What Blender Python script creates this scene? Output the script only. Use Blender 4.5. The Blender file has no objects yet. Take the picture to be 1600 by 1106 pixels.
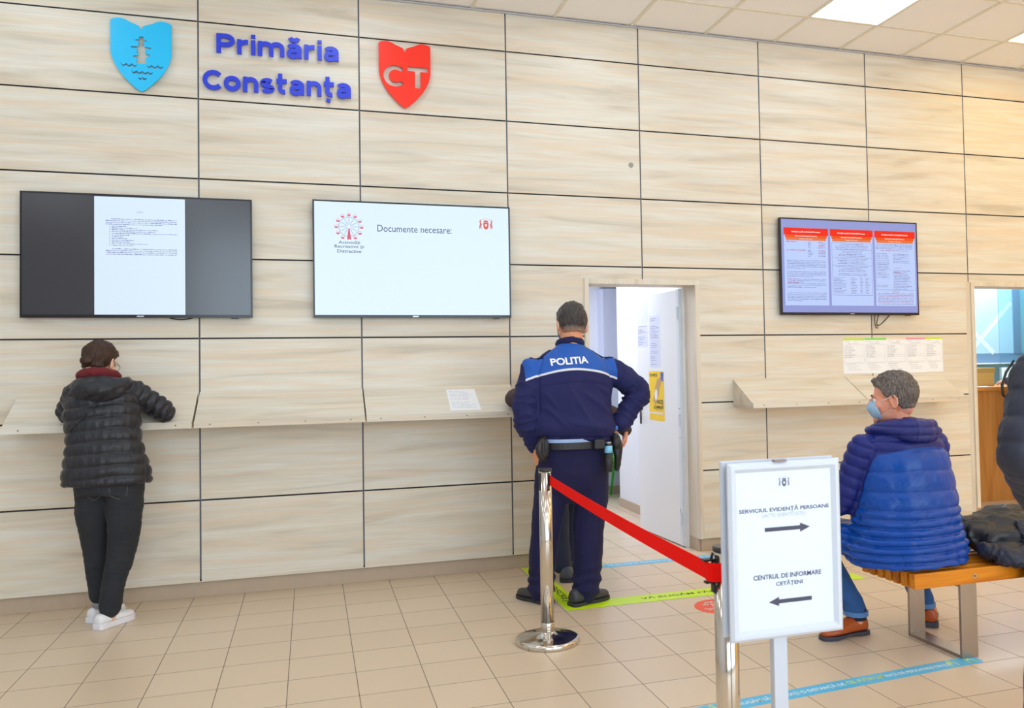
import bpy, bmesh, math, random
import numpy as np
from mathutils import Vector, Matrix
from mathutils.bvhtree import BVHTree
PI = math.pi
C = bpy.context.collection
SC = bpy.context.scene

# ---------------------------------------------------------------- camera
def make_camera():
    f, yaw, pitch, roll = 1323.169, 0.306826, 0.028308, -0.0178
    fwd = Vector((math.sin(yaw)*math.cos(pitch), math.cos(yaw)*math.cos(pitch), math.sin(pitch)))
    right = Vector((math.cos(yaw), -math.sin(yaw), 0))
    up = right.cross(fwd)
    R = right*math.cos(roll) + up*math.sin(roll)
    U = -right*math.sin(roll) + up*math.cos(roll)
    m = Matrix(((R.x, U.x, -fwd.x, 0.6866), (R.y, U.y, -fwd.y, -5.9587), (R.z, U.z, -fwd.z, 1.4336), (0, 0, 0, 1)))
    cd = bpy.data.cameras.new('camera')
    cd.sensor_width = 36; cd.lens = f*36/1600
    cd.shift_x = -103.59/1600; cd.shift_y = -16.61/1600
    cd.clip_start = 0.05
    cd.dof.use_dof = True; cd.dof.focus_distance = 5.4; cd.dof.aperture_fstop = 7
    o = bpy.data.objects.new('camera', cd); C.objects.link(o); o.matrix_world = m
    SC.camera = o
make_camera()

# ---------------------------------------------------------------- world, light, exposure
SC.view_settings.view_transform = 'Standard'
SC.view_settings.look = 'None'
SC.view_settings.gamma = 1
SC.view_settings.use_curve_mapping = False
SC.view_settings.exposure = -0.10
SC.cycles.use_denoising = True
SC.cycles.max_bounces = 8
SC.cycles.diffuse_bounces = 5
SC.cycles.glossy_bounces = 4
SC.cycles.sample_clamp_indirect = 6
w = bpy.data.worlds.new('daylight'); SC.world = w; w.use_nodes = True
w.node_tree.nodes['Background'].inputs[0].default_value = (0.78, 0.89, 1.0, 1)
w.node_tree.nodes['Background'].inputs[1].default_value = 1.6
CEIL = 4.025
RX0, RX1, RY0 = -4.2, 10.5, -10.0          # the hall
WINS = [(-1.36, 1.9), (2.1, 5.3), (5.5, 8.5)]  # street windows behind the camera
for a, b in WINS:                           # daylight portals in the window openings
    ld = bpy.data.lights.new('window_daylight', 'AREA'); ld.shape = 'RECTANGLE'
    ld.size = b-a; ld.size_y = 3.5; ld.energy = 98; ld.color = (0.70, 0.87, 1.0)
    lo = bpy.data.objects.new('window_daylight', ld); C.objects.link(lo)
    lo.location = ((a+b)/2, RY0+0.05, 2.15); lo.rotation_euler = (-PI/2, 0, PI)
    lo.rotation_euler = (PI/2, 0, 0)
    lo.visible_glossy = True
PANEL_W = 5.6                              # emission of the ceiling panels

# ---------------------------------------------------------------- materials
MATS = {}
def s2l(c):
    return tuple(((x/12.92) if x <= .04045 else ((x+.055)/1.055)**2.4) for x in c)
def rgb(r, g, b):
    return s2l((r/255, g/255, b/255))
class NT:
    def __init__(s, name):
        s.m = bpy.data.materials.new(name); s.m.use_nodes = True
        s.t = s.m.node_tree; s.b = s.t.nodes['Principled BSDF']
    def n(s, typ, **kw):
        x = s.t.nodes.new(typ)
        for k, v in kw.items():
            if k.startswith('i_'):
                x.inputs[k[2:].replace('_', ' ')].default_value = v
            else: setattr(x, k, v)
        return x
    def l(s, a, b): s.t.links.new(a, b)
    def math(s, op, a, b=None, c=None, clamp=False):
        x = s.t.nodes.new('ShaderNodeMath'); x.operation = op; x.use_clamp = clamp
        for i, v in enumerate((a, b, c)):
            if v is None: continue
            if isinstance(v, (int, float)): x.inputs[i].default_value = v
            else: s.l(v, x.inputs[i])
        return x.outputs[0]
    def mix(s, fac, a, b, blend='MIX'):
        x = s.t.nodes.new('ShaderNodeMix'); x.data_type = 'RGBA'; x.blend_type = blend
        for i, v in ((0, fac), (6, a), (7, b)):
            if isinstance(v, (int, float)): x.inputs[i].default_value = v
            elif isinstance(v, tuple): x.inputs[i].default_value = (*v[:3], 1)
            else: s.l(v, x.inputs[i])
        return x.outputs[2]
    def ramp(s, fac, stops):
        x = s.t.nodes.new('ShaderNodeValToRGB'); e = x.color_ramp.elements
        while len(e) < len(stops): e.new(0.5)
        for k, (p, c) in enumerate(stops):
            e[k].position = p; e[k].color = (*c[:3], 1)
        s.l(fac, x.inputs[0]); return x.outputs[0]
    def bump(s, h, strength=.3, dist=.01):
        x = s.n('ShaderNodeBump', i_Strength=strength, i_Distance=dist)
        s.l(h, x.inputs['Height']); s.l(x.outputs[0], s.b.inputs['Normal'])
    def coord(s, scale=(1, 1, 1), seed=False):
        c = s.n('ShaderNodeTexCoord').outputs['Object']
        if seed:
            a = s.n('ShaderNodeAttribute', attribute_name='seed')
            v = s.n('ShaderNodeVectorMath', operation='ADD'); s.l(c, v.inputs[0]); s.l(a.outputs['Vector'], v.inputs[1]); c = v.outputs[0]
        m = s.n('ShaderNodeMapping'); m.inputs['Scale'].default_value = scale
        s.l(c, m.inputs['Vector']); return m.outputs[0]
    def noise(s, co, scale=5, detail=4, rough=.5, dist=0):
        x = s.n('ShaderNodeTexNoise', i_Scale=scale, i_Detail=detail, i_Roughness=rough, i_Distortion=dist)
        s.l(co, x.inputs['Vector']); return x.outputs['Fac']
    def col(s, v):
        if isinstance(v, tuple): s.b.inputs['Base Color'].default_value = (*v[:3], 1)
        else: s.l(v, s.b.inputs['Base Color'])
    def set(s, **kw):
        for k, v in kw.items(): s.b.inputs[k.replace('_', ' ')].default_value = v
        return s
def mat(name, col, rough=.5, metal=0, var=0.05, scale=40, bump=0, **kw):
    """plain procedural material: a colour with a little grain"""
    if name in MATS: return MATS[name]
    t = NT(name); co = t.coord()
    n = t.noise(co, scale, 3)
    c0 = tuple(max(0, x*(1-var)) for x in col); c1 = tuple(min(1, x*(1+var)) for x in col)
    t.col(t.mix(n, c0, c1)); t.set(Roughness=rough, Metallic=metal)
    if bump: t.bump(n, bump, .003)
    for k, v in kw.items(): t.b.inputs[k.replace('_', ' ')].default_value = v
    MATS[name] = t.m; return t.m
def emit(name, col, strength, rough=.25):
    if name in MATS: return MATS[name]
    t = NT(name); t.col(tuple(x*.1 for x in col)); t.set(Roughness=rough)
    t.b.inputs['Emission Color'].default_value = (*col, 1); t.b.inputs['Emission Strength'].default_value = strength
    MATS[name] = t.m; return t.m
def wood(name, light, mid, dark, axis=0, rough=.42, sc=1.0, contrast=1.0, tint=None):
    if name in MATS: return MATS[name]
    t = NT(name)
    s1 = [9*sc, 9*sc, 9*sc]; s1[axis] = .75*sc
    s2 = [110*sc]*3; s2[axis] = 2.2*sc
    a = t.noise(t.coord(tuple(s1), True), 1.0, 4, .55, .9)
    b = t.noise(t.coord(tuple(s2), True), 1.0, 3, .6, .2)
    c = t.ramp(a, [(.30, dark), (.46, mid), (.60, light), (.75, mid)])
    if tint:
        s3 = [17*sc]*3; s3[axis] = .7*sc
        a2 = t.noise(t.coord(tuple(s3), True), 1.3, 5, .6, 1.2)
        c = t.mix(t.ramp(a2, [(.46, (0, 0, 0)), (.63, (.72, .72, .72))]), c, tint)
        s4 = [42*sc]*3; s4[axis] = 1.4*sc
        a3 = t.noise(t.coord(tuple(s4), True), 1.0, 4, .6, 1.0)
        c = t.mix(t.ramp(a3, [(.55, (0, 0, 0)), (.75, (.28, .28, .28))]), c, dark)
    c = t.mix(t.math('MULTIPLY', t.math('SUBTRACT', b, .45, clamp=True), .9*contrast), c, dark)
    t.col(c); t.set(Roughness=rough); t.bump(b, .06, .002)
    MATS[name] = t.m; return t.m
# ---------------------------------------------------------------- mesh helpers
class MB:
    def __init__(s): s.v = []; s.f = []; s.sd = []; s.mi = []
    def add(s, vs, fs, seed=None, mi=0):
        o = len(s.v); s.v += [tuple(x) for x in vs]
        s.f += [tuple(i+o for i in f) for f in fs]; s.mi += [mi]*len(fs)
        s.sd += [seed or (0, 0, 0)]*len(vs); return s
    def box(s, x0, x1, y0, y1, z0, z1, seed=None, mi=0):
        vs = [(x, y, z) for x in (x0, x1) for y in (y0, y1) for z in (z0, z1)]
        return s.add(vs, [(0, 1, 3, 2), (4, 6, 7, 5), (0, 4, 5, 1), (2, 3, 7, 6), (0, 2, 6, 4), (1, 5, 7, 3)], seed, mi)
    def hexa(s, b, t, seed=None, mi=0):
        """b,t: 4 bottom and 4 top corners, counter-clockwise from above"""
        return s.add(list(b)+list(t), [(3, 2, 1, 0), (4, 5, 6, 7), (0, 1, 5, 4), (1, 2, 6, 5), (2, 3, 7, 6), (3, 0, 4, 7)], seed, mi)
    def rings(s, rs, cap=True, closed=False, mi=0):
        n = len(rs[0]); vs = [p for r in rs for p in r]; fs = []
        m = len(rs)
        for i in range(m if closed else m-1):
            for j in range(n):
                a = i*n+j; b = i*n+(j+1) % n; c = ((i+1) % m)*n+(j+1) % n; d = ((i+1) % m)*n+j
                fs.append((a, b, c, d))
        if cap and not closed: fs += [tuple(range(n))[::-1], tuple((m-1)*n+j for j in range(n))]
        return s.add(vs, fs, None, mi)
    def tube(s, pts, rad, n=10, cap=True, closed=False, flat=None, up=(0, 0, 1), mi=0):
        pts = [Vector(p) for p in pts]; m = len(pts); rs = []
        prev = None
        for i, p in enumerate(pts):
            if closed: d = pts[(i+1) % m]-pts[i-1]
            else: d = pts[min(i+1, m-1)]-pts[max(i-1, 0)]
            d.normalize()
            if prev is None:
                u = Vector(up)
                if abs(u.dot(d)) > .95: u = Vector((0, 1, 0)) if abs(d.y) < .9 else Vector((1, 0, 0))
                a = d.cross(u).normalized()
            else:
                a = (prev-d*prev.dot(d)).normalized()
            prev = a; b = a.cross(d).normalized()
            r = rad[i] if isinstance(rad, (list, tuple)) else rad
            ra, rb = r if isinstance(r, (list, tuple)) else (r, r)
            rs.append([p + a*(ra*math.cos(2*PI*k/n)) + b*(rb*math.sin(2*PI*k/n)) for k in range(n)])
        return s.rings(rs, cap, closed, mi)
    def lathe(s, prof, c=(0, 0, 0), n=32, mi=0):
        rs = [[(c[0]+r*math.cos(2*PI*k/n), c[1]+r*math.sin(2*PI*k/n), c[2]+z) for k in range(n)] for r, z in prof]
        return s.rings(rs, True, False, mi)
    def ell(s, c, r, n=16, m=10, rot=None, mi=0):
        rs = []
        for i in range(1, m):
            a = PI*i/m
            ring = []
            for k in range(n):
                q = Vector((r[0]*math.sin(a)*math.cos(2*PI*k/n), r[1]*math.sin(a)*math.sin(2*PI*k/n), -r[2]*math.cos(a)))
                if rot: q = rot @ q
                ring.append(Vector(c)+q)
            rs.append(ring)
        return s.rings(rs, True, False, mi)
    def prism(s, poly, o, ux, uy, un, t, mi=0):
        """poly in 2D placed at o with axes ux, uy; thickness t along un"""
        o, ux, uy, un = map(Vector, (o, ux, uy, un)); n = len(poly)
        a = [o+ux*p[0]+uy*p[1] for p in poly]; b = [q+un*t for q in a]
        fs = [tuple(range(n)), tuple(range(2*n-1, n-1, -1))]+[((i+1) % n, i, n+i, n+(i+1) % n) for i in range(n)]
        return s.add(a+b, fs, None, mi)
    def quad(s, a, b, c, d, mi=0): return s.add([a, b, c, d], [(0, 1, 2, 3)], None, mi)
    def build(s, name, m, parent=None, bevel=0, smooth=False, seg=2, subd=0, solid=0):
        me = bpy.data.meshes.new(name)
        org = Vector((0, 0, 0)); p = parent
        while p is not None: org += p.location; p = p.parent
        me.from_pydata([(x[0]-org.x, x[1]-org.y, x[2]-org.z) for x in s.v], [], s.f)
        at = me.attributes.new('seed', 'FLOAT_VECTOR', 'POINT')
        at.data.foreach_set('vector', [c for q in s.sd for c in q])
        ms = m if isinstance(m, (list, tuple)) else [m]
        for k in ms: me.materials.append(k)
        me.polygons.foreach_set('material_index', s.mi)
        bm = bmesh.new(); bm.from_mesh(me); bmesh.ops.recalc_face_normals(bm, faces=bm.faces); bm.to_mesh(me); bm.free()
        if smooth: me.polygons.foreach_set('use_smooth', [True]*len(me.polygons))
        me.update()
        return finish(name, me, parent, bevel, seg, subd, solid, smooth)
def finish(name, me, parent=None, bevel=0, seg=2, subd=0, solid=0, smooth=False):
    o = bpy.data.objects.new(name, me); C.objects.link(o)
    if parent is not None: o.parent = parent
    if solid:
        x = o.modifiers.new('solid', 'SOLIDIFY'); x.thickness = solid; x.offset = -1
    if bevel:
        x = o.modifiers.new('bevel', 'BEVEL'); x.width = bevel; x.segments = seg; x.limit_method = 'ANGLE'; x.angle_limit = math.radians(40)
    if subd:
        x = o.modifiers.new('subd', 'SUBSURF'); x.levels = subd; x.render_levels = subd
    return o
def tag(o, label=None, cat=None, group=None, kind=None):
    if label: o['label'] = label
    if cat: o['category'] = cat
    if group: o['group'] = group
    if kind: o['kind'] = kind
    return o
def thing(name, label, cat, loc, group=None):
    o = bpy.data.objects.new(name, None); C.objects.link(o); o.location = loc; o.empty_display_size = .1
    return tag(o, label, cat, group)
def struct(o): o['kind'] = 'structure'; return o
def text_geo(s, off=0.0, spacing=1.0):
    """2D outline-filled text -> (verts, faces) in a unit layout"""
    c = bpy.data.curves.new('lettering', 'FONT'); c.body = s; c.offset = off; c.size = 1; c.space_character = spacing
    c.resolution_u = 3
    o = bpy.data.objects.new('lettering', c); C.objects.link(o)
    dg = bpy.context.evaluated_depsgraph_get()
    me = bpy.data.meshes.new_from_object(o.evaluated_get(dg))
    vs = [tuple(v.co) for v in me.vertices]; fs = [tuple(p.vertices) for p in me.polygons]
    bpy.data.objects.remove(o); bpy.data.curves.remove(c); bpy.data.meshes.remove(me)
    return vs, fs
def put_text(mb, s, o, ux, uy, w=None, h=None, off=0.01, center=False, mi=0, lift=(0, 0, 0), spacing=1.0, thick=0):
    """writes s with its lower-left corner (or centre) at o; w and h are the size of the written block"""
    vs, fs = text_geo(s, off, spacing)
    xs = [v[0] for v in vs]; ys = [v[1] for v in vs]
    bw, bh = max(xs)-min(xs), max(ys)-min(ys)
    kx = ky = None
    if w: kx = w/bw
    if h: ky = h/bh
    kx = kx or ky; ky = ky or kx
    x0, y0 = min(xs), min(ys)
    if center: x0 += bw/2; y0 += bh/2
    o, ux, uy = Vector(o)+Vector(lift), Vector(ux), Vector(uy)
    P = [o+ux*((v[0]-x0)*kx)+uy*((v[1]-y0)*ky) for v in vs]
    mb.add(P, fs, None, mi)
    return bw*kx, bh*ky
def scribble(mb, rnd, o, ux, uy, w, h, fill=.6, mi=0, jitter=0):
    """one line of print too small to read: word-length dashes"""
    o, ux, uy = Vector(o), Vector(ux), Vector(uy); x = 0
    end = w
    while x < end:
        l = rnd.uniform(1.2, 4.5)*h
        l = min(l, end-x)
        k = h*rnd.uniform(.45, 1)
        a = o+ux*x; mb.add([a, a+ux*l, a+ux*l+uy*k, a+uy*k], [(0, 1, 2, 3)], None, mi)
        x += l+h*rnd.uniform(.5, .9)
# ---------------------------------------------------------------- the hall
rnd = random.Random(7)
M_PANEL = wood('pale_wood_laminate', rgb(230, 226, 215), rgb(222, 215, 201), rgb(202, 191, 173), 0, tint=rgb(229, 209, 182))
M_PANELV = wood('pale_wood_laminate_upright', rgb(228, 221, 207), rgb(220, 211, 194), rgb(202, 191, 173), 2, tint=rgb(226, 207, 183))
M_EDGE = mat('cut_edge', rgb(226, 214, 190), .5)
M_BLACK = mat('black_gap', (.006, .006, .007), .7)
M_GREY_SEAM = mat('grey_joint_strip', rgb(84, 86, 94), .5)
M_WHITE = mat('white_paint', rgb(236, 238, 246), .7, var=.01)
M_WHITEMETAL = mat('white_lacquered_metal', rgb(240, 241, 243), .35, var=.01)
M_CEIL = mat('ceiling_tile', rgb(250, 250, 252), .9, var=.012, scale=160, bump=.2)
M_GRID = mat('ceiling_rail', rgb(232, 226, 210), .5, var=.01)
ZS, RH = 0.104, 0.52
VX = [-2.40, -1.20, 0.005, 1.024, 2.059, 3.094, 4.127, 5.131, 6.128, 7.14, 8.16, 9.18]
HZ = [ZS+RH*k for k in range(8)]; HZ[7] = 3.738; HZ[6] = 3.228; HZ[1] = .622
G = .0052
def clip_rect(r, holes):
    out = [r]
    for h in holes:
        nxt = []
        for (x0, x1, z0, z1) in out:
            if h[0] >= x1 or h[1] <= x0 or h[2] >= z1 or h[3] <= z0: nxt.append((x0, x1, z0, z1)); continue
            if x0 < h[0]: nxt.append((x0, h[0], z0, z1))
            if x1 > h[1]: nxt.append((h[1], x1, z0, z1))
            a, b = max(x0, h[0]), min(x1, h[1])
            if z0 < h[2]: nxt.append((a, b, z0, h[2]))
            if z1 > h[3]: nxt.append((a, b, h[3], z1))
        out = nxt
    return out
DOOR = (2.66, 3.525, -1, 2.05); HATCH = (6.18, 8.9, -1, 2.075)
holes = [(2.63, 3.555, -1, 2.09), (6.1, 8.96, -1, 2.112)]
cl = MB()
xs = [RX0]+VX+[RX1]; zs = HZ+[CEIL]
for i in range(len(xs)-1):
    for j in range(len(zs)-1):
        sd = (rnd.uniform(-20, 20), 0, rnd.uniform(-20, 20))
        a = (xs[i]+G, xs[i+1]-G, zs[j]+(G if j else 0), zs[j+1]-(G if j < 7 else .012))
        for r in clip_rect(a, holes):
            cl.box(r[0], r[1], 0, .0039, r[2], r[3], sd)
wb = struct(cl.build('wall_back', M_PANEL))
bk = MB()                                                  # dark backing behind the open joints, cut round the openings
for r in clip_rect((RX0, RX1, .1, CEIL), [(2.64, 3.545, -1, 2.07), (6.13, 8.95, -1, 2.1)]):
    bk.box(r[0], r[1], .004, .19, r[2], r[3])
for r in clip_rect((RX0, RX1, 0, .1), [(2.64, 3.545, -1, 2.07), (6.13, 8.95, -1, 2.1)]):
    bk.box(r[0], r[1], .05, .19, r[2], r[3])
bk.build('backing', M_BLACK, wb)
js = MB()                                                  # grey strips seen in the upright joints
for x in VX: 
    for r in clip_rect((x-.006, x+.006, .12, CEIL-.02), holes): js.box(r[0], r[1], .0025, .0038, r[2], r[3])
js.build('joint_strip', M_GREY_SEAM, wb)
# floor with square tiles laid parallel to the wall
TS, TX, TY = .3061, .5758, .211
def floor_mat():
    t = NT('beige_floor_tile'); c = t.n('ShaderNodeTexCoord').outputs['Object']
    sp = t.n('ShaderNodeSeparateXYZ'); t.l(c, sp.inputs[0])
    u = t.math('DIVIDE', t.math('SUBTRACT', sp.outputs[0], TX), TS); v = t.math('DIVIDE', t.math('ADD', sp.outputs[1], TY), TS)
    du = t.math('PINGPONG', u, .5); dv = t.math('PINGPONG', v, .5)
    d = t.math('MINIMUM', du, dv)
    g = t.math('LESS_THAN', d, .0062)
    cv = t.n('ShaderNodeCombineXYZ'); t.l(t.math('FLOOR', u), cv.inputs[0]); t.l(t.math('FLOOR', v), cv.inputs[1])
    wn = t.n('ShaderNodeTexWhiteNoise', noise_dimensions='3D'); t.l(cv.outputs[0], wn.inputs['Vector'])
    co = t.coord(); n = t.noise(co, 2.2, 5, .6); n2 = t.noise(co, 60, 3, .6)
    a = t.mix(wn.outputs['Value'], rgb(217, 195, 168), rgb(224, 203, 177))
    a = t.mix(t.math('MULTIPLY', n, .55), a, rgb(212, 190, 163)); a = t.mix(t.math('MULTIPLY', n2, .2), a, rgb(232, 214, 192))
    t.col(t.mix(g, a, rgb(118, 104, 90))); t.set(Roughness=.3)
    t.l(t.math('ADD', t.math('MULTIPLY', n2, .08), t.math('MULTIPLY_ADD', g, .45, .27)), t.b.inputs['Roughness'])
    h = t.math('SUBTRACT', 1, t.math('MULTIPLY', t.math('LESS_THAN', d, .012), .9)); t.bump(h, .35, .002)
    return t.m
M_FLOOR = floor_mat()
struct(MB().box(RX0-.2, RX1+.2, RY0-.2, .05, -.1, 0).box(DOOR[0]-3, HATCH[1]+1, .05, 5.2, -.1, 0).build('floor', M_FLOOR))
# skirting of cut floor tiles, set back under the panels
M_SKIRT = mat('brown_skirting_tile', rgb(188, 168, 146), .4, var=.06, scale=25)
M_GROUT = mat('pale_grout', rgb(196, 188, 176), .8)
sk = MB()
k = -16
segs = []
while TX+k*TS < RX1:
    segs.append((TX+k*TS, TX+(k+1)*TS)); k += 1
for a, b in segs:
    for r in clip_rect((max(a, RX0)+.0012, b-.0012, 0, .1), [(2.63, 3.545, -1, 1), (6.1, 8.96, -1, 1)]):
        sk.box(r[0], r[1], .022, .05, r[2], r[3])
s_ = struct(sk.build('baseboard_back', M_SKIRT, bevel=.0015))
gr = MB()
for r in clip_rect((RX0, RX1, 0, .099), [(2.63, 3.545, -1, 1), (6.1, 8.96, -1, 1)]): gr.box(r[0], r[1], .024, .052, r[2], r[3])
gr.build('grout', M_GROUT, s_)
sl = MB()
for r in clip_rect((RX0, RX1, .1, .104), [(2.63, 3.545, -1, 1), (6.1, 8.96, -1, 1)]): sl.box(r[0], r[1], .0, .05, r[2], r[3])
sl.build('edge_strip', M_EDGE, s_)
# suspended ceiling: 60 cm tiles, rails, recessed lamps
CX, CY, CS = 4.265, -.515, .6125
gx = [CX+CS*k for k in range(-14, 11)]; gx = [x for x in gx if RX0 < x < RX1]
gy = [CY-CS*k for k in range(0, 16)]; gy = [y for y in gy if y > RY0]
LAMPS = [(CX+CS*3*i, CY-CS*3*j) for i in (-4, -3, -2, -1, 0, 1, 2, 3) for j in (0, 1, 2, 3, 4)]
LAMPS = [l for l in LAMPS if RX0 < l[0] < RX1-.6 and l[1]-CS > RY0]
lampset = {(round(a, 2), round(b, 2)) for a, b in LAMPS}
ce = MB()
ax = [RX0]+gx+[RX1]; ay = [.019]+gy+[RY0]
for i in range(len(ax)-1):
    for j in range(len(ay)-1):
        if (round(ax[i], 2), round(ay[j], 2)) in lampset: continue
        ce.box(ax[i]+.002, ax[i+1]-.002, ay[j+1]+.002, ay[j]-.002, CEIL+.004, CEIL+.02)
cei = struct(ce.build('ceiling', M_CEIL))
MB().box(RX0, RX1, RY0, .19, CEIL+.16, CEIL+.2).build('slab', M_WHITE, cei)
ra = MB()
for x in gx: ra.box(x-.012, x+.012, RY0, .019, CEIL-.004, CEIL+.004)
for y in gy: ra.box(RX0, RX1, y-.012, y+.012, CEIL-.0045, CEIL+.0035)
ra.build('rail', M_GRID, cei)
M_ALU = mat('brushed_aluminium', rgb(200, 204, 214), .35, .6, var=.03)
struct(MB().box(RX0, RX1, -.022, -.0005, CEIL-.012, CEIL-.0045).build('trim_1', M_ALU))
M_LAMP = emit('lamp_diffuser', (.80, .91, 1), PANEL_W*1.05)
M_WARM = emit('warm_lamp_diffuser', (1, .72, .26), PANEL_W*1.55)
lamp0 = None
for i, (a, b) in enumerate(LAMPS):
    warm = a > 5.5
    o = thing('ceiling_lamp', 'x', 'ceiling lamp', (a+CS/2, b-CS/2, CEIL))
    MB().box(a+.016, a+CS-.016, b-CS+.016, b-.016, CEIL+.0, CEIL+.012).build('diffuser', M_WARM if a > 5.9 else M_LAMP, o)
    MB().box(a+.006, a+.016, b-CS+.006, b-.006, CEIL-.002, CEIL+.05).box(a+CS-.016, a+CS-.006, b-CS+.006, b-.006, CEIL-.002, CEIL+.05)\
        .box(a+.006, a+CS-.006, b-.016, b-.006, CEIL-.002, CEIL+.05).box(a+.006, a+CS-.006, b-CS+.006, b-CS+.016, CEIL-.002, CEIL+.05).build('lamp_frame', M_WHITEMETAL, o)
    if abs(a-CX) < .01 and abs(b-CY) < .01: o['label'] = 'square recessed ceiling lamp above the wall screen, larger of the two in view'
    elif abs(a-CX-3*CS) < .01 and abs(b-CY) < .01: o['label'] = 'square recessed ceiling lamp cut by the right edge of the photo'
    else:
        o['label'] = 'square recessed ceiling lamp in the hall, outside the photo'; o['group'] = 'recessed lamps out of view'
# other walls
struct(MB().box(RX0-.2, RX0, RY0-.2, .19, 0, CEIL+.2).build('wall_left', mat('wall_left_paint', rgb(215, 217, 224), .8)))
struct(MB().box(RX1, RX1+.2, RY0-.2, .19, 0, CEIL+.2).build('wall_right', mat('wall_right_paint', rgb(238, 198, 120), .8)))
wf = MB(); fr = MB()
for r in clip_rect((RX0, RX1, 0, CEIL+.2), [(a, b, .3, 3.95) for a, b in WINS]): wf.box(r[0], r[1], RY0-.2, RY0, r[2], r[3])
struct(wf.build('wall_front', mat('wall_front_paint', rgb(205, 200, 192), .8)))
M_FRAME = mat('dark_window_frame', rgb(70, 72, 78), .4)
for k, (a, b) in enumerate(WINS):
    m_ = MB(); m_.box(a, b, RY0-.12, RY0-.04, .3, .36).box(a, b, RY0-.12, RY0-.04, 3.89, 3.95)
    for x in (a, (a+b)/2-.03, b-.06): m_.box(x, x+.06, RY0-.12, RY0-.04, .36, 3.89)
    struct(m_.build('window_%d' % (k+1), M_FRAME, bevel=.004))
# ------------------------------------------------ doorway
dl = MB()
sdz = lambda: (rnd.uniform(-9, 9),)*3
dl.box(2.625, 2.66, -.012, .2, 0.1, 2.052, sdz()).box(3.525, 3.56, -.012, .2, .1, 2.052, sdz()).box(2.625, 3.56, -.012, .2, 2.052, 2.092, sdz())
dt = struct(dl.build('trim_2', M_PANELV, bevel=.0015))
struct(MB().box(2.625, 2.66, .03, .2, 0, .1).box(3.525, 3.56, .03, .2, 0, .1).build('trim_3', M_SKIRT))
# corridor behind it
R3 = 3.72
co = MB().box(1.2, 3.9, 3.3, 3.4, 0, 2.7)
struct(co.build('wall_corridor_end', M_WHITE))
struct(MB().box(R3, R3+.1, .19, 2.28, 0, 2.7).build('wall_corridor_right', M_WHITE))
struct(MB().box(1.1, 1.2, .19, 3.4, 0, 2.7).build('wall_corridor_left', M_WHITE))
struct(MB().box(R3+.1, 5.2, 2.28, 2.38, 0, 2.7).box(5.2, 5.3, 2.28, 4.9, 0, 2.7).box(3.8, 5.3, 4.8, 4.9, 0, 2.7).build('wall_corridor_side', M_WHITE))
M_PIL = mat('lavender_white_paint', rgb(214, 218, 240), .7, var=.01)
struct(MB().box(3.86, 4.12, 3.1, 4.8, 0, 2.32).build('trim_4', M_PIL))
struct(MB().box(1.1, 5.3, .19, 4.9, 2.7, 2.8).build('ceiling_corridor', M_WHITE))
struct(MB().box(R3-.012, R3, .19, 2.28, 0, .09).box(1.2, 3.84, 3.288, 3.3, 0, .09).box(R3-.012, R3+.1, 2.28, 2.292, 0, .09).box(3.86, 4.12, 3.088, 3.1, 0, .09).build('baseboard_corridor', M_SKIRT, bevel=.001))
MB().box(2.2, 3.2, .9, 2.4, 2.675, 2.695).build('tmp', emit('cool_fill_diffuser', (.84, .90, 1), 11))  # unseen glowing panel, added to brighten the corridor
o = bpy.data.objects['tmp']; o.name = 'corridor_fill_lamp'; tag(o, 'unseen fill lamp added on the corridor ceiling to brighten the doorway', 'ceiling lamp')
# white door leaf standing open into the corridor
dr = struct(MB().box(0, .045, 0, .83, .01, 2.04).build('door_1', M_WHITEMETAL, bevel=.003))
dr.location = (3.482, .205, 0); dr.rotation_euler = (0, 0, math.radians(2.5))
M_BLK = mat('black_plastic', (.012, .012, .014), .35)
MB().box(-.006, 0, .755, .785, .93, 1.12).tube([(-.03, .77, 1.075), (-.045, .77, 1.075)], .008).build('handle_plate', M_BLK, None, bevel=.002)
hp = bpy.data.objects['handle_plate']; hp.parent = dr
hm = MB().tube([(0, .77, 1.075), (-.05, .77, 1.075), (-.055, .76, 1.075), (-.055, .66, 1.075)], .009, 10); h_ = hm.build('door_handle', M_BLK, None, smooth=True); h_.parent = dr
fm = MB().box(-.004, .05, -.002, .04, .01, 2.045)
for z in (.22, 1.0, 1.85): fm.tube([(-.012, .012, z-.05), (-.012, .012, z+.05)], .008)
f_ = fm.build('hinge_stile', mat('white_hinge_side', rgb(225, 232, 240), .4, var=.01), None); f_.parent = dr
lock = MB().box(-.0055, 0, .01, .022, 1.09, 1.096).box(-.0055, 0, .01, .022, .86, .866).box(-.0055, 0, .03, .034, .18, .3); l_ = lock.build('latch_slot', M_BLK, None); l_.parent = dr
struct(MB().box(3.50, 3.525, .185, .215, 0, 2.05).build('trim_5', M_WHITEMETAL))
# ------------------------------------------------ service hatch on the right
M_PANELV2 = M_PANELV
hl = MB().box(6.145, 6.18, -.015, .2, .165, 2.075, sdz()).box(8.9, 8.94, -.015, .2, .165, 2.075, sdz()).box(6.145, 8.94, -.015, .2, 2.075, 2.112, sdz()).box(6.1, 6.145, .0, .03, .13, 2.112, sdz())
struct(hl.build('trim_6', M_PANELV, bevel=.0015))
struct(MB().box(6.06, 6.16, .03, .2, 0, .165).build('trim_7', M_SKIRT))
struct(MB().box(5.95, 6.05, .19, 4.5, 0, 2.9).build('wall_office_left', M_WHITE))
struct(MB().box(9.6, 9.7, .19, 4.5, 0, 2.9).build('wall_office_right', M_WHITE))
struct(MB().box(5.95, 9.7, .19, 4.5, 2.75, 2.85).build('ceiling_office', M_WHITE))
M_BLUEWALL = mat('steel_blue_wall', rgb(120, 168, 196), .6, var=.02)
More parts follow.
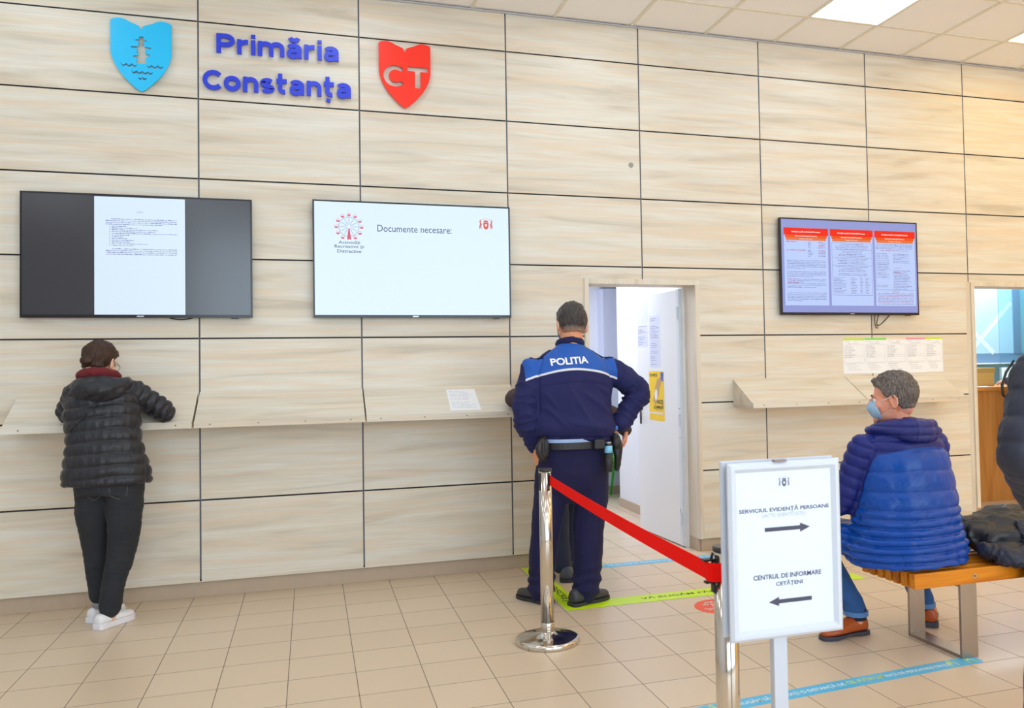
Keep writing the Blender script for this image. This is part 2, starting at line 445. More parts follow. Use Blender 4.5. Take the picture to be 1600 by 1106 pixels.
struct(MB().box(5.95, 9.7, 4.2, 4.3, 0, 2.9).build('wall_office_end', M_BLUEWALL))
o = MB().box(6.8, 8.6, 1.2, 1.85, 2.725, 2.745).build('office_fill_lamp', emit('office_fill_diffuser', (.88, .95, 1), 16)); tag(o, 'unseen fill lamp added on the office ceiling to brighten the hatch', 'ceiling lamp')  # added fill light for the hatch interior, never in view
# ---------------------------------------------------------------- signs on the wall
def lines(parent, m_, s, o, ux, uy, name='lettering', **k):
    q = MB(); put_text(q, s, o, ux, uy, **k); return q.build(name, m_, parent)

X, Y, Z = (1, 0, 0), (0, 1, 0), (0, 0, 1)
M_BLUE = mat('deep_blue_acrylic', rgb(40, 62, 218), .35, var=.02)
M_CYAN = mat('light_blue_acrylic', rgb(24, 196, 255), .35, var=.02)
M_REDA = mat('red_acrylic', rgb(255, 46, 20), .35, var=.02)
M_PIN = mat('clear_standoff', rgb(190, 190, 190), .4)
def arc(cx, cy, rx, ry, a0, a1, n=14):
    return [(cx+rx*math.cos(math.radians(a0+(a1-a0)*k/n)), cy+ry*math.sin(math.radians(a0+(a1-a0)*k/n))) for k in range(n+1)]
# stroke letters: centre lines, unit x-height = .56, cap height = .73, stroke .17
SW = .165
def GL(ch):
    h = .56; c = .73; w = SW/2
    if ch == 'P': return .66, [[(w, 0), (w, c)], [(w, c-w)]+arc(.33, .73-w-.165, .25, .165, 90, -90)+[(w, c-w-.33)]]
    if ch == 'C': return .68, [arc(.39, c/2, .39-w, c/2-w, 42, 318, 26)]
    if ch == 'T': return .66, [[(0, c-w), (.66, c-w)], [(.33, 0), (.33, c)]]
    if ch == 'r': return .42, [[(w, 0), (w, h)], arc(.36, .30, .36-w, h-.30-w, 180, 82, 10)]
    if ch == 'i': return SW, [[(w, 0), (w, h)], [(w, .64), (w, .77)]]
    if ch in 'nm':
        out = [[(w, 0), (w, h)]]; r = .205; x0 = w
        for k in range(1 if ch == 'n' else 2):
            out.append([(x0, .30)]+arc(x0+r, h-w-.17, r, .17, 180, 0, 12)+[(x0+2*r, 0)]); x0 += 2*r
        return x0+w, out
    if ch in 'aă':
        o = [arc(.265, .335, .265-w*.6, h-.335-w, 150, 0, 12)+[(.265*2-w*.6, 0)], [(.46, .315)]+arc(.23, .165, .23-w, .165-w+.035, 70, 300, 18)+[(.45, .14)]]
        if ch == 'ă': o.append(arc(.28, .80, .15, .12, 190, 350, 10))
        return .57, o
    if ch == 'o': return .62, [arc(.31, h/2, .31-w, h/2-w, 0, 360, 28)]
    if ch == 's': return .50, [arc(.25, h-w-.095, .25-w+.02, .095+.0, 35, 200, 9)+[(.25, h/2)]+arc(.25, w+.095, .25-w+.02, .095, 20, -150, 9)]
    if ch in 'tț':
        o = [[(.15, .76), (.15, .2)]+arc(.15+.14, .18, .14, .18-w, 180, 290, 8), [(0, h-w), (.40, h-w)]]
        if ch == 'ț': o.append([(.20, -.07), (.16, -.20)])
        return .42, o
def ribbon(mb, pts, w, place, un, t):
    P = [Vector((p[0], p[1])) for p in pts]; L = []; R = []
    closed = (P[0]-P[-1]).length < 1e-4
    if closed: P = P[:-1]
    n = len(P)
    for i, p in enumerate(P):
        if closed: d = P[(i+1) % n]-P[i-1]
        else: d = P[min(i+1, n-1)]-P[max(i-1, 0)]
        d.normalize(); q = Vector((-d.y, d.x))
        k = 1.0
        if 0 < i < n-1 or closed:
            d0 = (P[i]-P[i-1]).normalized(); k = 1/max(.6, abs(d.dot(d0)))
        L.append(p+q*w/2*k); R.append(p-q*w/2*k)
    ring = [[place(a), place(b), place(b)+un*t, place(a)+un*t] for a, b in zip(L, R)]
    mb.rings(ring, True, closed)
def word(name, label, s, x0, z0, x1, z1, y0=-.030, t=.016, capH=None, m=M_BLUE, gap=.085, SWk=1):
    """each letter of the word is a piece of its own; the row runs from (x0,z0) to (x1,z1)"""
    tot = sum(GL(c)[0] for c in s)+gap*(len(s)-1)
    L = math.hypot(x1-x0, z1-z0); kx = L/tot; kz = capH/.73
    o = thing(name, label, 'wall sign', (x0, 0, z0))
    dx = Vector((x1-x0, 0, z1-z0)).normalized(); pen = 0
    for c in s:
        wd, st = GL(c); mb = MB()
        for qi, q in enumerate(st):
            base = Vector((x0, y0-.0004*qi, z0))+dx*(pen*kx)
            ribbon(mb, q, SW, lambda p: base+dx*(p[0]*kx)+Vector((0, 0, p[1]*kz)), Vector((0, 1, 0)), t)
        for zz in (.25, .5): mb.tube([base+dx*(wd*kx*.5 if c in 'i' else SW/2*kx)+Vector((0, .016, zz*kz)), base+dx*(SW/2*kx)+Vector((0, .0305, zz*kz))], .004, 6)
        mb.build('letter', m, o)
        pen += wd+gap
    return o
word('wall_lettering', 'dark blue raised word on the wall between the two shields, upper line', 'Primăria', .118, 3.536, .890, 3.547, capH=.127)
word('wall_lettering', 'dark blue raised word on the wall between the two shields, lower line', 'Constanța', .034, 3.285, .968, 3.300, capH=.131)
def shield_outline(x0, x1, zt, zb, n=14):
    w = x1-x0; cx = (x0+x1)/2; p = []
    p.append((x0, zt-.005)); 
    for k in range(1, n): # top edge: two shallow lobes meeting in a notch
        u = k/n; p.append((x0+w*.5*u, zt+.012*math.sin(PI*min(u*1.6, 1))-.10*w*max(0, (u-.35)/.65)**1.6))
    p.append((cx, zt-.155*w))
    for k in range(1, n):
        u = 1-k/n; p.append((x1-w*.5*u, zt+.012*math.sin(PI*min(u*1.6, 1))-.10*w*max(0, (u-.35)/.65)**1.6))
    p.append((x1, zt-.005))
    hh = zt-zb
    for k in range(1, 16):
        u = k/16; z = zt-hh*(.40+.60*u); p.append((cx+w*.5*math.cos(u*PI/2)**.82, z))
    p.append((cx, zb))
    for k in range(15, 0, -1):
        u = k/16; z = zt-hh*(.40+.60*u); p.append((cx-w*.5*math.cos(u*PI/2)**.82, z))
    return p
def cut_plate(name, outline, holes, m, y0, t, parent=None):
    """flat plate with real cut-outs, made from filled 2D outlines"""
    c = bpy.data.curves.new(name, 'CURVE'); c.dimensions = '2D'; c.fill_mode = 'BOTH'; c.extrude = t/2
    for poly in [outline]+holes:
        s = c.splines.new('POLY'); s.points.add(len(poly)-1); s.use_cyclic_u = True
        for q, p in zip(s.points, poly): q.co = (p[0], p[1], 0, 1)
    o = bpy.data.objects.new(name, c); C.objects.link(o)
    me = bpy.data.meshes.new_from_object(o.evaluated_get(bpy.context.evaluated_depsgraph_get()))
    bpy.data.objects.remove(o); bpy.data.curves.remove(c)
    og = parent.location if parent else Vector((0, 0, 0))
    for v in me.vertices: v.co = Vector((v.co.x-og.x, y0+t/2-v.co.z-og.y, v.co.y-og.z))
    bm = bmesh.new(); bm.from_mesh(me); bmesh.ops.recalc_face_normals(bm, faces=bm.faces); bm.to_mesh(me); bm.free()
    me.materials.clear(); me.materials.append(m)
    return finish(name, me, parent)
def mirror(poly, cx): return poly+[(2*cx-p[0], p[1]) for p in poly[::-1]]
bx, bw_ = -.325, .352
def BS(u, v): return (bx+(u-.5)*bw_, 3.690-v*.445)       # u,v inside the blue shield
lh = [BS(.5, .215), BS(.465, .22), BS(.465, .262), BS(.41, .264), BS(.41, .283), BS(.462, .285), BS(.450, .362), BS(.335, .366), BS(.335, .388), BS(.435, .39), BS(.428, .47), BS(.455, .475), BS(.44, .495), BS(.37, .50), BS(.37, .520), BS(.43, .525), BS(.42, .61), BS(.5, .61)]
light = lh[:-1]+[BS(.58, .61), BS(.575, .52), BS(.64, .488), BS(.64, .468), BS(.570, .465), BS(.565, .39), BS(.66, .388), BS(.66, .366), BS(.55, .362), BS(.538, .285), BS(.59, .283), BS(.59, .264), BS(.535, .262), BS(.535, .22)]
def wave(u0, u1, v, n, a, th=.026):
    top = []; bot = []
    for k in range(n*8+1):
        u = u0+(u1-u0)*k/(n*8); s = abs(math.sin(PI*k/8)); e = min(1, k/4, (n*8-k)/4)
        top.append(BS(u, v+a*s)); bot.append(BS(u, v+a*s+th*e+.002))
    return top+bot[::-1]
slit = [BS(.497, .13), BS(.503, .13), BS(.503, .222), BS(.497, .222)]
door = [BS(.46, .625), BS(.54, .625), BS(.545, .655), BS(.5, .675), BS(.455, .655)]
blue_sh = thing('shield_plaque', 'light blue shield with a cut-out lighthouse and waves, left of the blue lettering', 'wall sign', (bx, 0, 3.25))
cut_plate('plate', shield_outline(bx-bw_/2, bx+bw_/2, 3.690, 3.238), [light, wave(.16, .44, .615, 3, .028), wave(.57, .87, .615, 3, .028), wave(.33, .70, .715, 4, .022), wave(.44, .60, .80, 2, .02)], M_CYAN, -.03, .014, blue_sh)
for a, b in ((-.1, .12), (.1, .12), (0, .36)): MB().tube([(bx+a, -.017, 3.69-b), (bx+a, .0, 3.69-b)], .008, 8).build('standoff', M_PIN, blue_sh)
rx_, rw_ = 1.333, .355
red_sh = thing('shield_plaque', 'red shield with cut-out initials right of the blue lettering', 'wall sign', (rx_, 0, 3.27))
def outline_letter(ch, x, z, w, h):
    if ch == 'C':
        o = arc(.39, .365, .39, .365, 40, 320, 24)+arc(.41, .365, .23, .215, 312, 48, 20); W = .69
        o = [(min(p[0], .70), p[1]) for p in o]
    else:
        o = [(0, .73), (.66, .73), (.66, .57), (.42, .57), (.42, 0), (.24, 0), (.24, .57), (0, .57)]; W = .66
    return [(x+p[0]/W*w, z+p[1]/.73*h) for p in o]
cut_plate('plate', shield_outline(rx_-rw_/2, rx_+rw_/2, 3.708, 3.258), [outline_letter('C', 1.186, 3.405, .142, .150), outline_letter('T', 1.350, 3.405, .142, .150)], M_REDA, -.03, .014, red_sh)
for a, b in ((-.12, .1), (.12, .1), (0, .38)): MB().tube([(rx_+a, -.017, 3.7-b), (rx_+a, .0, 3.7-b)], .008, 8).build('standoff', M_PIN, red_sh)
# small round outlet in the wall
so = thing('round_cable_outlet', 'small round grey metal outlet high on the wood wall above the doorway', 'outlet', (3.019, 0, 2.96))
pr = MB().lathe([(.010, 0), (.019, 0), (.019, .004), (.017, .006), (.010, .006)], n=24); pr.v = [(3.019+x, -z, 2.96+y) for x, y, z in pr.v]; pr.build('ring', mat('dull_metal', rgb(150, 148, 145), .4, .6), so)
pr = MB().lathe([(.0, 0), (.0102, 0), (.0102, .003), (0, .003)], n=16); pr.v = [(3.019+x, -z, 2.96+y) for x, y, z in pr.v]; pr.build('hole', M_BLACK, so)

# ---------------------------------------------------------------- wall screens
M_BEZEL = mat('glossy_black_bezel', (.012, .012, .018), .2, var=0)
M_GLASS = mat('dark_screen_glass', (.030, .032, .046), .18, var=0)
M_GLASS.node_tree.nodes['Principled BSDF'].inputs['IOR'].default_value = 1.75
M_PAGE = emit('lit_page', rgb(222, 240, 255), .93)
M_PAGET = emit('lit_print', rgb(120, 128, 205), .75)
M_DOC = emit('lit_slide', rgb(222, 241, 255), .95)
M_DARKT = emit('lit_navy_print', rgb(58, 58, 130), .6)
M_PINK = emit('lit_pink', rgb(240, 80, 115), .8)
M_LINE = emit('lit_violet_line', rgb(110, 110, 185), .8)
M_REDL = emit('lit_red', rgb(242, 10, 4), .95)
M_ORL = emit('lit_orange_red', rgb(240, 78, 15), .95)
M_OR2 = emit('lit_orange', rgb(226, 116, 70), .95)
M_SBG = emit('lit_screen_blue', rgb(146, 158, 222), .9)
M_SPG = emit('lit_pale_blue', rgb(186, 208, 255), .95)
M_SPR = emit('lit_blue_print', rgb(92, 92, 165), .85)
M_SWH = emit('lit_white', rgb(255, 240, 238), .98)
M_CABLE = mat('black_cable', (.015, .015, .015), .5)
def tv(label, x0, x1, z0, z1, yf=-.057, bez=.011, chin=.020):
    o = thing('wall_television', label, 'television', ((x0+x1)/2, 0, z0))
    m = MB().box(x0, x1, yf+.004, yf+.030, z0, z1)
    m.box(x0+.15, x1-.15, yf+.030, yf+.050, z0+.08, z1-.15)
    m.build('housing', M_BEZEL, o, bevel=.003)
    f = MB().box(x0, x1, yf, yf+.008, z1-bez, z1).box(x0, x1, yf, yf+.008, z0, z0+chin).box(x0, x0+bez, yf, yf+.008, z0+chin, z1-bez).box(x1-bez, x1, yf, yf+.008, z0+chin, z1-bez)
    f.build('bezel', M_BEZEL, o)
    MB().box((x0+x1)/2-.02, (x0+x1)/2+.02, yf-.0012, yf, z0+.006, z0+.013).build('badge', mat('silver_badge', rgb(190, 192, 200), .3, .8), o)
    MB().box(x1-.13, x1-.085, yf+.002, yf+.016, z0-.006, z0).build('sensor', M_BLK, o)
    MB().box((x0+x1)/2-.2, (x0+x1)/2+.2, yf+.045, .0, z0+.25, z0+.5).build('wall_bracket', M_BLK, o)
    return o
def cable(o, pts): 
    m = MB().tube(pts, .0035, 8); m.build('cable', M_CABLE, o, smooth=True)
def bez3(a, b, c, n=10):
    a, b, c = Vector(a), Vector(b), Vector(c)
    return [a*(1-t)**2+b*2*t*(1-t)+c*t*t for t in [k/n for k in range(n+1)]]
# left: a white page between dark bars
t1 = tv('left wall screen with one white page between dark bars, above the woman', -.989, .330, 1.794, 2.569)
s1 = MB().box(-.978, .319, -.056, -.052, 1.814, 2.558).build('screen', M_GLASS, t1)
pg = MB().box(-.587, -.071, -.0568, -.0560, 1.814, 2.553).build('page', M_PAGE, s1)
m = MB(); yy = -.0572; r = random.Random(3)
put_text(m, 'Anexa 1', (-.329, yy, 2.462), X, Z, w=.036, h=.0075, center=True)
def para(m, x0, x1, z, n, dz, h, last=.8, indent=0, yy=-.0572):
    for k in range(n):
        a = x0+(indent if k == 0 else 0); w_ = (x1-a)*(last if k == n-1 else 1)
        scribble(m, r, (a, yy, z-k*dz), X, Z, w_, h)
para(m, -.523, -.118, 2.412, 4, .0112, .0048, indent=.03)
for k, w_ in enumerate([.085, .145, .26, .245, .375, .10, .065, .085, .125, .10, .205, .12]):
    z = 2.366-k*.01095
    m.box(-.503, -.499, yy, yy+.0003, z, z+.004); scribble(m, r, (-.49, yy, z), X, Z, w_, .0048)
para(m, -.523, -.118, 2.224, 4, .0112, .0048, indent=.035, last=1)
m.build('print', M_PAGET, s1)
cable(t1, bez3((-.18, -.02, 1.80), (-.10, -.02, 1.77), (-.02, -.02, 1.80)))
# middle: slide
t2 = tv('bright middle wall screen reading Documente necesare with a red ferris wheel', .709, 2.058, 1.795, 2.589)
s2 = MB().box(.720, 2.047, -.0568, -.052, 1.815, 2.578).build('screen', M_DOC, t2)
yy = -.0573
lines(s2, M_DARKT, 'Documente necesare:', (1.131, yy, 2.385), X, Z, w=.508, h=.047, off=.0)
for k, (s, w_) in enumerate([('Activități', .140), ('Recreative și', .192), ('Distractive', .158)]):
    lines(s2, M_DARKT, s, (.945, yy, 2.303-k*.0285), X, Z, w=w_, h=.027 if k < 2 else .022, center=True, off=.008)
m = MB(); m2 = MB(); fx, fz = .944, 2.412
m.tube([(fx+.066*math.cos(a*PI/24), yy, fz+.066*math.sin(a*PI/24)) for a in range(48)], .0012, 4, closed=True, up=(0, 1, 0))
for k in range(12):
    a = k*PI/6; m.tube([(fx+.014*math.cos(a), yy, fz+.014*math.sin(a)), (fx+.058*math.cos(a), yy, fz+.058*math.sin(a))], .0011, 4)
    if k == 9: continue
    a += 0; cx, cz = fx+.083*math.cos(a), fz+.083*math.sin(a)
    m2.add([(cx+.0115*math.cos(b*PI/12), yy-.0002, cz+.0115*math.sin(b*PI/12)) for b in range(12, 25)], [tuple(range(13))])
    m2.tube([(cx+.0115*math.cos(b*PI/8), yy, cz+.0115*math.sin(b*PI/8)) for b in range(16)], .0009, 4, closed=True, up=(0, 1, 0))
m2.add([(fx-.004, yy-.0003, fz-.012), (fx+.004, yy-.0003, fz-.012), (fx+.014, yy-.0003, fz-.087), (fx-.014, yy-.0003, fz-.087)], [(0, 1, 2, 3)])
m.build('wheel_lines', M_LINE, s2); m2.build('wheel_cabins', M_PINK, s2)
# city coat of arms: crown, red shield, two supporters
def crest(o, cx, cz, s, y, red, blue, parent):
    a = MB(); b = MB()
    sh = [(-.2, .18), (.2, .18), (.2, -.1), (.14, -.26), (0, -.36), (-.14, -.26), (-.2, -.1)]
    a.prism([(p[0]*s, p[1]*s) for p in sh], (cx, y, cz), X, Z, Y, .0003)
    cr = [(-.16, .2), (.16, .2), (.19, .36), (.09, .30), (0, .38), (-.09, .30), (-.19, .36)]
    a.prism([(p[0]*s, p[1]*s) for p in cr], (cx, y, cz), X, Z, Y, .0003)
    for sg in (-1, 1):
        b.prism([(sg*p[0]*s, p[1]*s) for p in [(.42, .28), (.48, .22), (.45, .08), (.5, -.1), (.5, -.3), (.45, -.3), (.42, -.12), (.38, -.3), (.33, -.3), (.34, 0), (.28, .04), (.36, .14), (.37, .26)]], (cx, y, cz), X, Z, Y, .0003)
        a.prism([(sg*p[0]*s, p[1]*s) for p in [(.42, .40), (.47, .33), (.42, .26), (.37, .33)]], (cx, y, cz), X, Z, Y, .0003)
    n = 9
    for k in range(n):
        t = math.radians(150-120*k/(n-1)); px, pz = cx+.55*s*math.cos(t), cz+(.05+.42*math.sin(t))*s
        b.box(px-.02*s, px+.02*s, y, y+.0003, pz-.03*s, pz+.03*s)
    a.build('coat_of_arms', red, parent); b.build('coat_of_arms_supporters', blue, parent)
    w_ = MB(); w_.box(cx-.08*s, cx+.08*s, y-.0003, y, cz-.1*s, cz+.06*s); w_.build('coat_of_arms_field', M_SWH if red is not M_GREYINK else M_PAPER, parent)
M_GREYINK = mat('grey_ink', rgb(95, 98, 120), .6); M_PAPER = mat('white_paper', rgb(243, 245, 250), .6, var=.01)
M_REDC = emit('lit_crest_red', rgb(232, 70, 50), .85)
crest(None, 1.884, 2.455, .095, yy, M_REDC, emit('lit_crest_rose', rgb(220, 110, 120), .8), s2)
# right: three listed pages
t3 = tv('right wall screen with three pages under red and orange headers, above the seated man', 4.253, 5.562, 1.821, 2.598)
s3 = MB().box(4.264, 5.551, -.056, -.052, 1.841, 2.587).build('screen', M_SBG, t3)
pm = MB(); h1 = MB(); h2 = MB(); h3 = MB(); wt = MB(); pt = MB(); rt = MB(); yy = -.0566
cols = [(4.288, 4.692), (4.716, 5.118), (5.141, 5.535)]
for i, (a, b) in enumerate(cols):
    zt, zb = 2.517, 1.897; w_ = b-a
    pm.box(a, b, yy, yy+.0004, zb, zt)
    h1.box(a-.002, b+.004, yy-.0004, yy, zt-.055, zt+.002)
    h2.box(a+.010, b-.008, yy-.0003, yy, zt-.076, zt-.055)
    h3.box(a+.018, b-.016, yy-.0003, yy, zt-.098, zt-.076)
    c_ = (a+b)/2
    put_text(wt, 'Direcția Locală de Evidență Persoane', (c_, yy-.0007, zt-.030), X, Z, w=w_*.66, h=.016, off=.02, center=True)
    put_text(wt, 'Serviciul Evidență Persoane', (c_, yy-.0007, zt-.064), X, Z, w=w_*.5, h=.014, off=.02, center=True)
    put_text(wt, 'Program de lucru', (c_, yy-.0007, zt-.086), X, Z, w=w_*.3, h=.010, off=.01, center=True)
    y2 = yy-.0004
    if i == 0:
        for g, z in ((0, zt-.112), (1, zt-.180)):
            scribble(rt, r, (a+.02, y2, z), X, Z, .10+.08*g, .006)
            for k in range(5):
                scribble(pt, r, (a+.22, y2, z-k*.0115), X, Z, r.uniform(.02, .05), .005); scribble(pt if k % 3 else rt, r, (a+.315, y2, z-k*.0115), X, Z, .065, .005)
        for z, n in ((zt-.262, 6), (zt-.352, 4), (zt-.412, 3), (zt-.448, 3), (zt-.478, 1), (zt-.522, 6)):
            for k in range(n): scribble(pt, r, (a+.022, y2, z-k*.0125), X, Z, (w_-.045)*(1 if k < n-1 else r.uniform(.3, .8)), .0042)
        for z in (zt-.412, zt-.440): scribble(rt, r, (a+.024, y2, z), X, Z, .10, .005)
    elif i == 1:
        for z in (zt-.110, zt-.165, zt-.228, zt-.292): 
            pt.box(a+.012, b-.01, y2, y2+.0003, z, z+.0016)
            for k in range(4): wl = r.uniform(.5, .9)*w_*.9; scribble(pt, r, (c_-wl/2, y2, z-.012-k*.0128), X, Z, wl, .0045)
        pt.box(a+.012, a+.0135, y2, y2+.0003, zt-.535, zt-.11); pt.box(b-.0115, b-.01, y2, y2+.0003, zt-.535, zt-.11); pt.box(a+.012, b-.01, y2, y2+.0003, zt-.536, zt-.534)
        for k in range(2): scribble(pt, r, (a+.07, y2, zt-.362-k*.012), X, Z, .27, .0045)
        for k in range(11):
            z = zt-.395-k*.0125
            for q, ww in ((.022, .12), (.185, .06), (.275, .03), (.325, .045)): scribble(pt, r, (a+q, y2, z), X, Z, ww*r.uniform(.6, 1), .0042)
    else:
        for k in range(4): scribble(pt, r, (a+.01, y2, zt-.112-k*.0118), X, Z, w_-.03, .0045)
        scribble(rt, r, (a+.05, y2, zt-.162), X, Z, .28, .005)
        pt.box(a+.008, a+.0095, y2, y2+.0003, zt-.488, zt-.175); pt.box(a+.008, b-.012, y2, y2+.0003, zt-.489, zt-.487)
        for z, n in ((zt-.19, 3), (zt-.23, 1), (zt-.248, 3), (zt-.28, 5), (zt-.35, 4), (zt-.45, 2)):
            for k in range(n): scribble(pt, r, (a+.018, y2, z-k*.0125), X, Z, .13*r.uniform(.7, 1), .0042)
        for z, n in ((zt-.19, 4), (zt-.25, 2), (zt-.33, 8), (zt-.42, 6)):
            for k in range(n): scribble(pt, r, (a+.175, y2, z-k*.0125), X, Z, .185*r.uniform(.7, 1), .0042)
        for z in (zt-.238, zt-.31, zt-.35): scribble(rt, r, (a+.18, y2, z+.004), X, Z, .07, .005)
        scribble(rt, r, (a+.16, y2, zt-.505), X, Z, .07, .005)
        for k in range(8): scribble(pt if k % 2 else rt, r, (a+.02, y2, zt-.520-k*.0125), X, Z, w_-.045, .0045)
pm.build('page', M_SPG, s3); h1.build('header_band', M_REDL, s3); h2.build('header_band', M_ORL, s3); h3.build('header_band', M_OR2, s3)
wt.build('header_lettering', M_SWH, s3); pt.build('print', M_SPR, s3); rt.build('red_print', emit('lit_rose_print', rgb(190, 70, 130), .85), s3)
cable(t3, bez3((5.20, -.02, 1.85), (5.10, -.012, 1.62), (5.33, -.012, 1.85), 16))
cable(t3, bez3((5.155, -.02, 1.85), (5.13, -.02, 1.72), (5.185, -.012, 1.715), 10))

# ---------------------------------------------------------------- sloping writing shelves
def shelf(label, x0, x1, xl0, xl1, ends=True):
    o = thing('writing_shelf', label, 'shelf', ((x0+x1)/2, 0, 1.1), 'sloping writing shelves on the wood wall')
    sd = (rnd.uniform(-9, 9), 0, rnd.uniform(-9, 9))
    bk_, ft, th = (0, 1.320), (-.297, 1.144), .018
    b = [(x0, bk_[0], bk_[1]-th), (x0, ft[0], ft[1]-th), (x1, ft[0], ft[1]-th), (x1, bk_[0], bk_[1]-th)]
    t = [(p[0], p[1], p[2]+th) for p in b]
    MB().hexa(b, t, sd).build('shelf_board', M_PANEL, o, bevel=.001)
    MB().box(xl0, xl1, -.315, -.297, 1.104, 1.146, (sd[0]+2, 0, sd[2])).build('front_lip', M_PANEL, o, bevel=.001)
    und = MB(); k = .012
    und.hexa([(x0+.01, -.002, 1.10), (x0+.01, -.297, 1.106), (x1-.01, -.297, 1.106), (x1-.01, -.002, 1.10)], [(x0+.01, -.002, 1.118), (x0+.01, -.297, 1.122), (x1-.01, -.297, 1.122), (x1-.01, -.002, 1.118)], sd)
    und.build('under_board', M_PANEL, o)
    if ends:
        for xx in (x0, x1-.016):
            MB().add([(xx, 0, 1.119), (xx, -.296, 1.1225), (xx, -.296, 1.1255), (xx, 0, 1.301), (xx+.016, 0, 1.119), (xx+.016, -.296, 1.1225), (xx+.016, -.296, 1.1255), (xx+.016, 0, 1.301)], [(3, 2, 1, 0), (4, 5, 6, 7), (0, 1, 5, 4), (1, 2, 6, 5), (2, 3, 7, 6), (3, 0, 4, 7)], sd).build('side_board', M_PANEL, o)
    n = 4
    for i in range(n):
        xs_ = xl0+.09+(xl1-xl0-.18)*i/(n-1)
        MB().tube([(xs_, -.3162, 1.125), (xs_, -.3145, 1.125)], .0045, 8).build('screw', mat('screw_head', rgb(120, 105, 85), .4, .5), o)
shelf('sloping shelf under the left screen with the woman in black leaning on it', -1.014, -.006, -1.014, -.006)
shelf('empty sloping shelf between the woman and the shelf holding a white paper', .006, 1.022, .006, 1.022)
shelf('sloping shelf with a white printed sheet, left of the policeman', 1.031, 2.056, 1.031, 2.056)
shelf('empty sloping shelf just right of the open doorway', 3.838, 4.850, 3.838, 4.854)
shelf('sloping shelf under the five notices, behind the seated man', 4.858, 5.80, 4.859, 5.80)

# sheets lying on the shelves
def on_shelf(y): return 1.320+y*(1.320-1.144)/.297
def sheet(label, pts, lines=True, seed=1, lift=.0006):
    """pts: four (x,y) corners, clockwise from back left; the sheet lies on the slope"""
    P = [Vector((x, y, on_shelf(y)+lift)) for x, y in pts]; nn = Vector((0, -.5, .86))*.0012
    o = MB().hexa([P[3], P[2], P[1], P[0]], [P[3]+nn, P[2]+nn, P[1]+nn, P[0]+nn]).build('paper_sheet', M_PAPER)
    if lines:
        m = MB(); rr = random.Random(seed); ux = (P[1]-P[0]); uy = (P[0]-P[3]); W_ = ux.length; H_ = uy.length; ux.normalize(); uy.normalize()
        for k in range(13):
            if k == 7: continue
            scribble(m, rr, P[3]+nn*1.3+uy*(H_*(.9-.065*k))+ux*W_*.08, ux, uy, W_*.84*rr.uniform(.7, 1), .004)
        m.build('print', mat('blue_grey_ink', rgb(170, 180, 205), .7), o)
    return o
tag(sheet('', [(1.587, -.045), (1.785, -.045), (1.79, -.276), (1.582, -.276)]), 'white printed sheet lying on the shelf left of the policeman', 'paper', 'loose papers on the shelves')
tag(sheet('', [(-.30, -.035), (-.237, -.045), (-.205, -.135), (-.30, -.16)], seed=2), 'white sheet on the shelf just behind the right arm of the woman in black', 'paper', 'loose papers on the shelves')
tag(sheet('', [(5.30, -.15), (5.385, -.17), (5.408, -.225), (5.25, -.24)], False, 4), 'corner of a white sheet on the shelf beside the seated man\'s head', 'paper', 'loose papers on the shelves')
# five notices taped on the wall
hd = [('lime_header', rgb(196, 230, 40), 'lime green'), ('green_header', rgb(130, 225, 90), 'grass green'), ('cream_header', rgb(240, 222, 200), 'cream'), ('pink_header', rgb(250, 150, 170), 'pink'), ('yellow_header', rgb(205, 232, 20), 'yellow green')]
where = ['leftmost of the five on the wall', 'second from the left on the wall', 'middle one of the five on the wall', 'fourth from the left on the wall', 'rightmost of the five on the wall']
nx = [4.848, 5.055, 5.262, 5.462, 5.660, 5.838]
for i in range(5):
    a = nx[i]; b = nx[i+1]+(.006 if i < 4 else 0); rr = random.Random(20+i)
    zb_, zt_ = 1.342-.0006*i+(0 if i != 4 else .004), 1.632+.0012*i; yo = -.0012-.0006*(i % 2)
    p = MB().box(a, b, yo-.0004, -.0001, zb_, zt_).build('notice_sheet', M_PAPER); tag(p, 'printed form with a %s header strip, %s' % (hd[i][2], where[i]), 'notice', 'forms taped above the right shelf')
    MB().box(a+.001, b-.001, yo-.0008, yo-.0004, zt_-.016, zt_-.0005).build('header_strip', mat(hd[i][0], hd[i][1], .6), p)
    m = MB(); y_ = yo-.0007; w_ = b-a
    scribble(m, rr, (a+.02, y_, zt_-.03), X, Z, .04, .003); scribble(m, rr, (a+.11, y_, zt_-.03), X, Z, .03, .003)
    scribble(m, rr, (a+.05, y_, zt_-.045), X, Z, .10, .0032)
    for z in (.055, .14, .155, .20, .207): m.box(a+.012, b-.012, y_, y_+.0002, zt_-z, zt_-z+.0009)
    m.box(a+.012, a+.0128, y_, y_+.0002, zt_-.2, zt_-.055); m.box(a+.045, a+.0457, y_, y_+.0002, zt_-.2, zt_-.055); m.box(b-.0128, b-.012, y_, y_+.0002, zt_-.2, zt_-.055)
    for k in range(12): scribble(m, rr, (a+.018, y_, zt_-.066-k*.0085), X, Z, .022, .0026); scribble(m, rr, (a+.05, y_, zt_-.066-k*.0085), X, Z, rr.uniform(.02, .07), .0028)
    for k in range(4): scribble(m, rr, (a+.02+.01*k, y_, zt_-.215-k*.015), X, Z, w_*.6*rr.uniform(.6, 1), .0028)
    m.build('print', mat('grey_print', rgb(150, 150, 165), .7), p)

